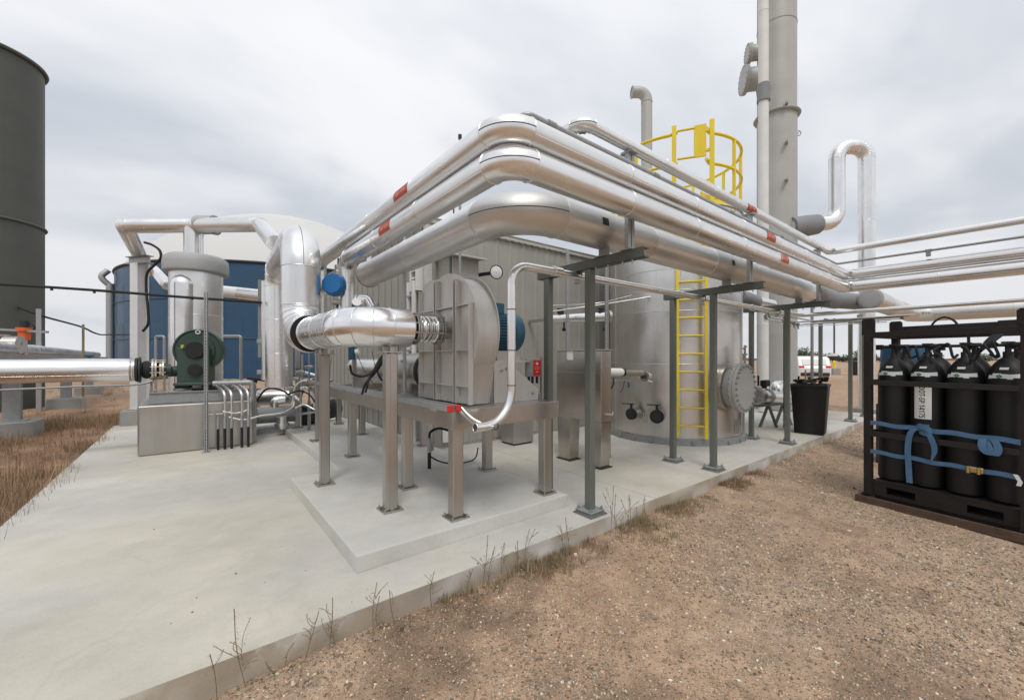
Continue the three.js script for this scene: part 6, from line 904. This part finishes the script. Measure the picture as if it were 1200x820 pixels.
// ---------------------------------------------------------------- yard pipework on piers, left background
function pier(u, v, w, h, label) { const p = atY(u, v, -0.07), t = thing('pipe_pier', label, 'pier', V(p.x, -0.1, p.z), 'concrete piers in the weeds'); part(t, 'footing', box(p.x - w, p.x + w, -0.25, h, p.z - w, p.z + w, 0.02), M.pier); part(t, 'base_plate', box(p.x - w * 0.55, p.x + w * 0.55, h, h + 0.02, p.z - w * 0.55, p.z + w * 0.55), M.galv); part(t, 'column', [box(p.x - 0.11, p.x + 0.11, h + 0.02, 1.44, p.z - 0.11, p.z - 0.095), box(p.x - 0.11, p.x + 0.11, h + 0.02, 1.44, p.z + 0.095, p.z + 0.11), box(p.x - 0.095, p.x - 0.08, h + 0.02, 1.44, p.z - 0.095, p.z + 0.095), box(p.x + 0.08, p.x + 0.095, h + 0.02, 1.44, p.z - 0.095, p.z + 0.095)], M.galvDull); return p; }
const pA = pier(14, 512, 0.36, 0.24, 'concrete pier with pale column nearest the slab corner'), pB = pier(77, 478, 0.38, 0.24, 'concrete pier with pale column halfway to the blue tank'), pC = pier(104, 462, 0.4, 0.24, 'farthest concrete pier with pale column towards the blue tank');
{
  const t = thing('pipe_sleeper', 'long grey steel sleeper beam carried on the concrete piers', 'beam', V(pB.x, 1.44, pB.z)); const a = pA.clone().setY(1.50), b = pC.clone().setY(1.50), ext = a.clone().sub(b).normalize(); part(t, 'beam', [bar(a.clone().addScaledVector(ext, 3), b.clone().addScaledVector(ext, -8), 0.2, 0.12)], M.galvDull);
  const u = thing('yard_pipe', 'dull clad pipe lying on the sleeper beam by the dark silo', 'pipe', V(pB.x, 1.56, pB.z)); const o2 = V(-0.35, 0.19, -0.1), a2 = a.clone().addScaledVector(ext, 2.4).add(o2), b2 = b.clone().addScaledVector(ext, -8).add(o2); cladPipe(u, [a2, b2], 0.2, 0.15, { mats: [M.dull, M.alu2], len: 2.2 }); part(u, 'bearers', [0.15, 0.45, 0.75].map((q) => { const p = a2.clone().lerp(b2, q); return bar(V(p.x, 1.5, p.z), V(p.x, p.y - 0.13, p.z), 0.5, 0.1); }), M.galvDull);
  const w = thing('vent_valve', 'orange capped air valve on the yard pipework before the silo', 'valve', at(28, 400, 9.5)); part(w, 'body', [cyl(at(28, 398, 9.5), at(28, 384, 9.5), 0.1, 16), cyl(at(28, 388, 9.5), at(28, 384, 9.5), 0.14, 16)], M.orange); part(w, 'cap', [cyl(at(28, 383, 9.5), at(28, 376, 9.5), 0.085, 16), ring(at(35, 383, 9.5), FW, 0.1, 0.02, 16, 6)], M.dark); part(w, 'stem', cyl(V(at(28, 398, 9.5).x, 1.55, at(28, 398, 9.5).z), at(28, 396, 9.5), 0.05, 12), M.stain); part(w, 'crossbar', bar(at(0, 386, 9.6), at(55, 389, 9.4), 0.06, 0.05), M.galv); part(w, 'clamp_flange', [cyl(at(0, 404, 9.2), at(6, 404, 9.2), 0.24, 24), cyl(at(6, 404, 9.2), at(24, 404, 9.3), 0.2, 24)], M.stain); part(w, 'holder', [bar(at(12, 404, 9.25), V(at(12, 404, 9.25).x, 1.3, at(12, 404, 9.25).z), 0.1, 0.1), bar(at(28, 394, 9.5), at(22, 404, 9.3), 0.08, 0.08)], M.galvDull);
  const x = at(104, 417, 9), s = thing('hand_valve', 'small blue hand valve on the yard pipework', 'valve', x.clone()); lpart(s, 'handle', [cbox(V(0, 0, 0), 0.16, 0.05, 0.05, 0.015), cyl(V(0, -0.08, 0), V(0, 0.02, 0), 0.025, 10)], M.plasticBlue); lpart(s, 'stem', cyl(V(0, -0.2, 0), V(0, -0.05, 0), 0.03, 10), M.stain); lpart(s, 'bracket', bar(V(0, -0.16, 0), V(0.1, -0.16, 0.35), 0.04, 0.04), M.galv);
}
{ // valves and tubes crowded between the pump and the skid
  const c = at(360, 470, 7.6), t = thing('valve_cluster', 'cluster of small steel valves and bent tubes between the pump and the skid', 'valves', V(c.x, 0.12, c.z));
  const tube = (L, d, r, m) => part(t, 'tube', hose(L.map(([u, v]) => at(u, v, d)), r, 14, 8), m);
  tube([[343, 470], [346, 452], [356, 446], [366, 452], [368, 478]], 7.5, 0.02, M.bright2); tube([[352, 500], [352, 470], [354, 440], [354, 415]], 7.7, 0.022, M.stain); tube([[362, 500], [362, 460], [362, 412]], 7.9, 0.018, M.galv);
  tube([[338, 462], [350, 458], [362, 462], [372, 474], [380, 470]], 7.3, 0.014, M.rubber); tube([[346, 478], [356, 474], [370, 480], [386, 476]], 7.4, 0.016, M.alu); tube([[384, 470], [384, 440], [388, 418]], 7.2, 0.016, M.stain);
  for (const [u, v, d] of [[352, 436, 7.6], [362, 430, 7.8], [357, 455, 7.4], [369, 462, 7.4], [384, 446, 7.15], [346, 444, 7.5]]) { const p = at(u, v, d), b = part(t, 'valve_body', [cbox(p, 0.09, 0.07, 0.08, 0.015), cyl(p.clone().addScaledVector(RT, -0.07), p.clone().addScaledVector(RT, 0.07), 0.026, 12)], u % 2 ? M.bright2 : M.stain); part(b, 'handle', bar(p.clone().addScaledVector(UP, 0.06), p.clone().addScaledVector(UP, 0.06).addScaledVector(RT, u % 2 ? 0.12 : -0.12), 0.022, 0.01), u > 365 ? M.plasticBlue : M.dark); part(b, 'stem', cyl(p, p.clone().addScaledVector(UP, 0.06), 0.01, 8), M.bolt); }
  part(t, 'gauge', [cyl(at(376, 452, 7.3), at(376, 452, 7.27), 0.05, 20), cyl(at(376, 452, 7.3), at(376, 462, 7.3), 0.01, 8)], M.offWhite); part(t, 'mount', [bar(at(362, 500, 7.75).setY(0.12), at(362, 470, 7.75), 0.05, 0.05), bar(at(346, 486, 7.55), at(386, 480, 7.35), 0.05, 0.04)], M.galvDull);
}
// ---------------------------------------------------------------- distance: car, blocks, trees
{
  const c = at(942, 420, 29), t = thing('parked_car', 'white sport utility car parked in the yard, rear lamp showing', 'car', V(c.x, -0.07, c.z)); t.rotation.y = 0.55; t.base = null;
  const side = [[-2.25, 0.42], [-2.3, 0.9], [-2.2, 1.05], [-1.95, 1.52], [-1.6, 1.62], [0.1, 1.66], [0.55, 1.58], [1.15, 1.12], [2.1, 0.98], [2.3, 0.75], [2.32, 0.42]];
  const body = new THREE.ExtrudeGeometry(new THREE.Shape(side.map(([x, y]) => new THREE.Vector2(x, y))), { depth: 1.6, bevelEnabled: true, bevelSize: 0.06, bevelThickness: 0.1, bevelSegments: 3 }).translate(0, 0, -0.8); const car = mk(C(0.78, 0.78, 0.78), 0.25, 0, {}), gl = mk(C(0.02, 0.022, 0.025), 0.1, 0); lpart(t, 'body', body, car);
  for (const z of [-0.915, 0.915]) lpart(t, 'side_window', prism([[-1.75, 1.1], [-1.6, 1.5], [0.05, 1.55], [0.45, 1.45], [0.85, 1.12]], 0.01, new THREE.Matrix4().setPosition(0, 0, z - 0.005)), gl);
  lpart(t, 'rear_window', bar(V(-2.26, 1.12, 0), V(-2.06, 1.5, 0), 1.35, 0.02), gl); lpart(t, 'windscreen', bar(V(1.14, 1.18, 0), V(0.66, 1.55, 0), 1.4, 0.02), gl);
  for (const z of [-0.62, 0.62]) lpart(t, 'tail_lamp', new RoundedBoxGeometry(0.12, 0.14, 0.30, 1, 0.03).translate(-2.31, 1.0, z * 1.18), M.red, 'red tail lamp');
  for (const x of [-1.45, 1.45]) for (const z of [-0.82, 0.82]) { const w = lpart(t, 'wheel', cyl(V(x, 0.36, z - 0.11), V(x, 0.36, z + 0.11), 0.36, 28), M.rubber); lpart(w, 'rim', cyl(V(x, 0.36, z - 0.115), V(x, 0.36, z + 0.115), 0.22, 20), M.galv); }
  lpart(t, 'bumper', [box(-2.42, -2.2, 0.4, 0.62, -0.8, 0.8, 0.05)], M.dark); lpart(t, 'number_plate', box(-2.43, -2.415, 0.7, 0.82, -0.25, 0.25), M.offWhite);
}
for (const [u, v, w, h, lab] of [[972, 440, 1.9, 0.75, 'long pale concrete block lying in the yard beyond the rack frame'], [1016, 437, 1.1, 0.7, 'shorter pale concrete block in the yard near the slim post']]) { const p = atY(u, v, -0.12), t = thing('concrete_block', lab, 'block', p.clone(), 'concrete blocks in the yard'); lpart(t, 'block', [new RoundedBoxGeometry(w, h, 0.7, 1, 0.04).translate(0, h / 2 - 0.05, 0)], M.pier); lpart(t, 'painted_recess', [box(-0.2, 0.2, h - 0.16, h - 0.045, -0.352, 0.352)], M.grout); t.rotation.y = 0.9; }  // recess is only a darker box standing proud, its shade put into the colour
{ const p = atY(978, 437, -0.12), t = thing('marker_post', 'yellow marker post by the concrete block in the yard', 'post', p.clone()); lpart(t, 'post', cyl(V(0, -0.1, 0), V(0, 1.25, 0), 0.16, 14), M.yellow); lpart(t, 'cap', lathe([[0.001, 0.1], [0.1, 0.07], [0.16, 0]], V(0, 1.25, 0), 14), M.yellow); }
{ const p = atY(1007, 440, -0.12), t = thing('dark_container', 'small dark skip container in the yard beyond the rack', 'container', p.clone()); lpart(t, 'hull', [prism([[-0.6, 0.1], [0.6, 0.1], [0.8, 1.3], [-0.8, 1.3]], 1.2, new THREE.Matrix4().setPosition(0, 0, -0.6), 0.02)], M.dark); lpart(t, 'skids', [box(-0.6, -0.45, 0, 0.12, -0.6, 0.6), box(0.45, 0.6, 0, 0.12, -0.6, 0.6)], M.rusty); lpart(t, 'rim', box(-0.84, 0.84, 1.28, 1.36, -0.66, 0.66, 0.02), M.rusty); }
function leafCloud(n, rx, ry, rz, s) { // many small leaf-sized faces through the crown
  const pos = [], nor = []; const lobes = Array.from({ length: 9 }, () => [rr(-0.6, 0.6) * rx, rr(-0.35, 0.55) * ry, rr(-0.6, 0.6) * rz, rr(0.35, 0.6)]);
  for (let i = 0; i < n; i++) { const L = lobes[Math.floor(rng() * 9)], a = rng() * 6.283, b = Math.acos(rr(-1, 1)), q = Math.pow(rng(), 0.45) * L[3]; const c = V(L[0] + Math.sin(b) * Math.cos(a) * q * rx, L[1] + Math.cos(b) * q * ry, L[2] + Math.sin(b) * Math.sin(a) * q * rz); const e1 = V(rr(-1, 1), rr(-1, 1), rr(-1, 1)).normalize(), e2 = e1.clone().cross(V(rr(-1, 1), rr(-1, 1), rr(-1, 1))).normalize(), nn = e1.clone().cross(e2).normalize(); const k = s * rr(0.6, 1.4); for (const [x, y] of [[-1, -0.5], [1, -0.5], [0, 0.9]]) { const p = c.clone().addScaledVector(e1, x * k).addScaledVector(e2, y * k); pos.push(p.x, p.y, p.z); nor.push(nn.x, nn.y, nn.z); } }
  const g = new THREE.BufferGeometry(); g.setAttribute('position', new THREE.Float32BufferAttribute(pos, 3)); g.setAttribute('normal', new THREE.Float32BufferAttribute(nor, 3)); return g;
}
const treeList = [[905, 150, 3.5, 3.0], [925, 150, 5.0, 4.2], [938, 140, 4.6, 4.8], [951, 150, 4.2, 4.0], [966, 170, 4, 3.0], [976, 165, 4.4, 3.2], [988, 160, 3.6, 2.8], [997, 170, 3.6, 3.0], [1008, 150, 3.4, 4.2], [1016, 150, 3.0, 3.6], [1026, 160, 4, 3.4], [1045, 160, 4.4, 3.2], [1090, 160, 4.4, 3], [1150, 160, 4.6, 3.2], [1185, 150, 4, 3]];
treeList.forEach(([u, d, w, h], i) => { const p = at(u, 420, d), t = thing('far_tree', 'low dark green tree on the far horizon beyond the yard', 'tree', V(p.x, -0.3, p.z), 'trees on the far horizon'); lpart(t, 'trunk', [cyl(V(0, 0, 0), V(0.2, h * 0.6, 0), 0.22, 8, 0.12), cyl(V(0.1, h * 0.3, 0), V(-w * 0.3, h * 0.75, 0.3), 0.1, 6, 0.05), cyl(V(0.1, h * 0.3, 0), V(w * 0.35, h * 0.8, -0.2), 0.1, 6, 0.05)], M.bark); const g = leafCloud(900, w, h * 0.62, w * 0.8, 0.2); g.translate(0, h * 0.58, 0); lpart(t, 'crown', g, i % 2 ? M.leaf : M.leaf2); });
{ const pos = [], idx = []; const N = 60; for (let i = 0; i <= N; i++) { const u = 860 + i * 7, p = at(u, 420, 260), h = 0.6 + 1.6 * fbm(i * 0.5, 3, 4096, 4, 505); pos.push(p.x, -1.5, p.z, p.x, h, p.z, p.x + 30, h * 0.7, p.z - 8); if (i) { const k = i * 3; idx.push(k - 3, k, k - 2, k, k + 1, k - 2, k - 2, k + 1, k - 1, k + 1, k + 2, k - 1); } } const g = new THREE.BufferGeometry(); g.setAttribute('position', new THREE.Float32BufferAttribute(pos, 3)); g.setIndex(idx); g.computeVertexNormals(); const m = mk(C(0.16, 0.115, 0.08), 1, 0); m.side = THREE.DoubleSide; structure('terrain', g, m, 'low brown rise on the horizon'); }

// ---------------------------------------------------------------- loose stones, dry weeds
{
  const base = new THREE.IcosahedronGeometry(1, 1), p = base.attributes.position; for (let i = 0; i < p.count; i++) { const k = 0.82 + 0.36 * hash(Math.round(p.getX(i) * 50) + 99, Math.round(p.getY(i) * 50) + Math.round(p.getZ(i) * 50) * 7 + 99, 8); p.setXYZ(i, p.getX(i) * k, p.getY(i) * k * 0.7, p.getZ(i) * k); } base.computeVertexNormals();
  const N = 52014, im = new THREE.InstancedMesh(base, mk(C(1, 1, 1), 0.95, 0), N), m4 = new THREE.Matrix4(), q = new THREE.Quaternion(), e = new THREE.Euler(), pal = [C(0.38, 0.28, 0.19), C(0.30, 0.25, 0.205), C(0.34, 0.22, 0.145), C(0.60, 0.52, 0.42), C(0.23, 0.185, 0.145), C(0.42, 0.33, 0.235)], cc = new THREE.Color();
  let k = 0; while (k < 52000) {
    const far = Math.pow(rng(), 1.5), d = 1.2 + far * 8.5, a = rr(-0.95, 0.95), x = FW.x * d + RT.x * d * a * 1.35, z = FW.z * d + RT.z * d * a * 1.35; const xx = x + 0.2, zz = z + 0.4; if (zz < -2.42 || xx < -1.3) { if (rng() > 0.004) continue; }
    if (zz < -2.42) continue;
    const dens = fbm(xx * 0.8 + 300, zz * 0.8 + 300, 4096, 4, 471); if (rng() > sstep(0.3, 0.62, dens) + 0.18) continue;
    const s = (0.0032 + 0.0055 * Math.pow(rng(), 2.6)) * (rng() > 0.992 ? 2.1 : 1) * (0.85 + d * 0.06); e.set(rr(0, 6), rr(0, 6), rr(0, 6)); q.setFromEuler(e); m4.compose(V(xx, groundY(xx, zz) + s * 0.25, zz), q, V(s * rr(0.8, 1.3), s * rr(0.7, 1), s)); im.setMatrixAt(k, m4); cc.copy(pal[Math.floor(rng() * 6)]).multiplyScalar(rr(0.5, 1.35)); im.setColorAt(k, cc); k++;
  }
  [[245, 640], [230, 700], [225, 717], [310, 682], [358, 668], [276, 672], [200, 730], [412, 705], [330, 640], [520, 690], [560, 660], [180, 620], [430, 690], [640, 622]].forEach(([u, v], i) => { const p = atY(u, v, 0.004), s = 0.0025 + 0.004 * rng(); m4.compose(p, q.setFromEuler(e.set(i, i * 2, 0)), V(s, s * 0.7, s * 1.2)); im.setMatrixAt(52000 + i, m4); im.setColorAt(52000 + i, cc.setRGB(0.22, 0.17, 0.12)); });
  im.name = 'gravel_stones'; im.castShadow = im.receiveShadow = true; im.userData = { kind: 'stuff', label: 'loose tan and grey gravel stones scattered over the ground', category: 'gravel' }; scene.add(im);
}
function blade(h, w, bend, seg = 3) { const pos = [], idx = []; for (let i = 0; i <= seg; i++) { const q = i / seg, ww = w * (1 - q * 0.85); pos.push(-ww, h * q, bend * q * q, ww, h * q, bend * q * q); if (i) { const k = i * 2; idx.push(k - 2, k - 1, k, k, k - 1, k + 1); } } const g = new THREE.BufferGeometry(); g.setAttribute('position', new THREE.Float32BufferAttribute(pos, 3)); g.setIndex(idx); return g.toNonIndexed(); }
function tuft(n, h, w, spread) { const L = []; for (let i = 0; i < n; i++) { const g = blade(h * rr(0.45, 1.1), w, rr(-0.5, 0.5) * h); g.rotateX(rr(-0.85, 0.85)); g.rotateY(rr(0, 6.28)); g.translate(rr(-spread, spread), 0, rr(-spread, spread)); g.computeVertexNormals(); L.push(g); } const m = mergeGeometries(L); return m; }
function tufts(name, label, geo, mat, N, place, s0, s1, cols) { const im = new THREE.InstancedMesh(geo, mat, N), m4 = new THREE.Matrix4(), q = new THREE.Quaternion(), cc = new THREE.Color(); for (let k = 0; k < N; k++) { const [x, y, z] = place(); q.setFromAxisAngle(UP, rng() * 6.283); const s = rr(s0, s1); m4.compose(V(x, y, z), q, V(s, s * rr(0.7, 1.3), s)); im.setMatrixAt(k, m4); cc.copy(cols[Math.floor(rng() * cols.length)]).multiplyScalar(rr(0.7, 1.25)); im.setColorAt(k, cc); } im.name = name; im.castShadow = im.receiveShadow = true; im.userData = { kind: 'stuff', label, category: 'weeds' }; scene.add(im); }
const blM = mk(C(1, 1, 1), 1, 0, { side: THREE.DoubleSide });
const dryC = [C(0.34, 0.215, 0.125), C(0.27, 0.165, 0.10), C(0.42, 0.30, 0.19), C(0.20, 0.13, 0.085), C(0.32, 0.24, 0.14)];
tufts('dry_weeds', 'dry brown weeds covering the dirt left of the slab', tuft(26, 0.20, 0.003, 0.18), blM, 2900, () => { for (;;) { const z = rr(-15, -3.0), x = -1.37 - Math.pow(rng(), 1.5) * 7; if (fbm(x * 0.8 + 60, z * 0.8 + 60, 4096, 3, 481) < 0.40 && rng() < 0.85) continue; return [x, groundY(x, z) - 0.01, z]; } }, 0.4, 1.45, dryC);
tufts('dry_weeds', 'sparse dry weeds on the dirt between the piers and the blue tank', tuft(9, 0.22, 0.006, 0.14), blM, 500, () => { const z = rr(-30, -13), x = rr(-16, 3); return [x, groundY(x, z), z]; }, 0.4, 1.2, dryC);
tufts('dry_grass_litter', 'matted dry grass litter along the front edge of the slab', tuft(9, 0.055, 0.0017, 0.05), blM, 2000, () => { for (;;) { const x = rr(-0.6, 6.5), z = -2.425 + Math.pow(rng(), 2) * 0.22; const dn = fbm(x * 2.2 + 20, 5, 4096, 3, 491); if (rng() > sstep(0.36, 0.66, dn)) continue; return [x, groundY(x, z) - 0.005, z]; } }, 0.35, 1.2, [...dryC, C(0.12, 0.12, 0.05)]);
function weed(u, v, hpx, kind, label) { // one branching dry weed, rooted in the gravel against the slab edge
  let p = atY(u, v, GY + 0.03); if (p.z < -2.41) p = atZ(u, v, -2.40); const d = p.clone().sub(V(0, EYE, 0)).dot(FW), h = hpx * d / FPX, y = groundY(p.x, p.z) - 0.01, t = thing('weed_plant', label, 'weed', V(p.x, y, p.z), 'weeds along the slab edge'), mt = kind === 'green' ? M.weedGreen : M.weed, st = [], lf = [];
  const stem = (a, b, r) => { const m = a.clone().lerp(b, 0.5).add(V(rr(-0.02, 0.02), 0.01, rr(-0.02, 0.02))); st.push(hose([a, m, b], r, 6, 5)); const n = Math.round(a.distanceTo(b) / 0.014); for (let i = 1; i < n; i++) { const q = a.clone().lerp(b, 0.25 + 0.75 * i / n), s = kind === 'green' ? rr(0.003, 0.009) : rr(0.002, 0.006); const g = blade(s * 2.2, s * 0.5, s, 2); g.rotateX(rr(0.3, 1.3)); g.rotateY(rr(0, 6.28)); g.translate(q.x, q.y, q.z); g.computeVertexNormals(); lf.push(g); } };
  const top = V(rr(-0.06, 0.06), h, rr(-0.02, 0.05)); stem(V(0, 0, 0), top, 0.0022); const nb = kind === 'stick' ? 1 : kind === 'green' ? 4 : 6; for (let i = 0; i < nb; i++) { const q = rr(0.2, 0.75), a = top.clone().multiplyScalar(q), an = rr(0, 6.283), L = h * rr(0.22, 0.5); stem(a, a.clone().add(V(Math.cos(an) * L * 0.6, L * rr(0.5, 0.95), Math.sin(an) * L * 0.45 + 0.02)), 0.0014); }
  lpart(t, 'stems', mergeGeometries(st.map((g) => { g.deleteAttribute('uv'); return g; })), mt); if (lf.length) lpart(t, 'leaves', mergeGeometries(lf), kind === 'green' ? M.weedGreen : M.weed2); return t;
}
weed(288, 800, 100, 'dry', 'tallest forked dry weed growing by the broken slab edge');
for (const [u, v, h, k] of [[254, 812, 62, 'stick'], [322, 775, 26, 'stick'], [333, 770, 30, 'stick'], [357, 778, 58, 'dry'], [386, 752, 60, 'dry'], [391, 745, 30, 'dry'], [437, 735, 58, 'dry'], [442, 735, 40, 'stick'], [462, 712, 42, 'stick']]) weed(u, v, h, k, 'thin brittle dry weed at the foot of the slab edge');
for (const [u, v, h, k] of [[506, 708, 46, 'dry'], [565, 690, 64, 'green'], [572, 690, 50, 'green'], [588, 676, 40, 'green'], [606, 670, 40, 'green'], [616, 668, 44, 'green'], [545, 700, 30, 'green'], [660, 650, 36, 'green'], [668, 645, 42, 'green']]) weed(u, v, h, k, 'small greenish weed against the slab edge before the raised pad');
for (const [u, v, h, k] of [[715, 632, 62, 'green'], [722, 630, 50, 'green'], [735, 632, 54, 'green'], [742, 632, 40, 'green'], [755, 622, 40, 'green'], [730, 636, 34, 'green'], [762, 622, 26, 'green']]) weed(u, v, h, k, 'olive green weed clump beside the rack post base');
weed(92, 835, 45, 'green', 'small leafy green sprig by the bottom slab edge');
tufts('low_weed_mat', 'low olive weed mat spreading on the gravel by the rack post', tuft(14, 0.07, 0.004, 0.07), blM, 60, () => { const p = atY(rr(725, 800), rr(614, 640), GY); return [p.x, groundY(p.x, p.z) - 0.01, Math.max(p.z, -2.4)]; }, 0.3, 1.0, [C(0.20, 0.175, 0.09), C(0.26, 0.21, 0.12), C(0.15, 0.15, 0.07)]);
tufts('low_weed_mat', 'low olive weed mat at the slab edge before the raised pad', tuft(14, 0.10, 0.004, 0.06), blM, 40, () => { const p = atY(rr(545, 680), 0, GY); const u = rr(545, 670), q = atZ(u, 640, -2.40 + rng() * 0.1); return [q.x, groundY(q.x, q.z) - 0.01, q.z]; }, 0.3, 1.1, [C(0.27, 0.22, 0.13), C(0.33, 0.27, 0.17), C(0.20, 0.185, 0.10)]);

renderer.render(scene, camera);
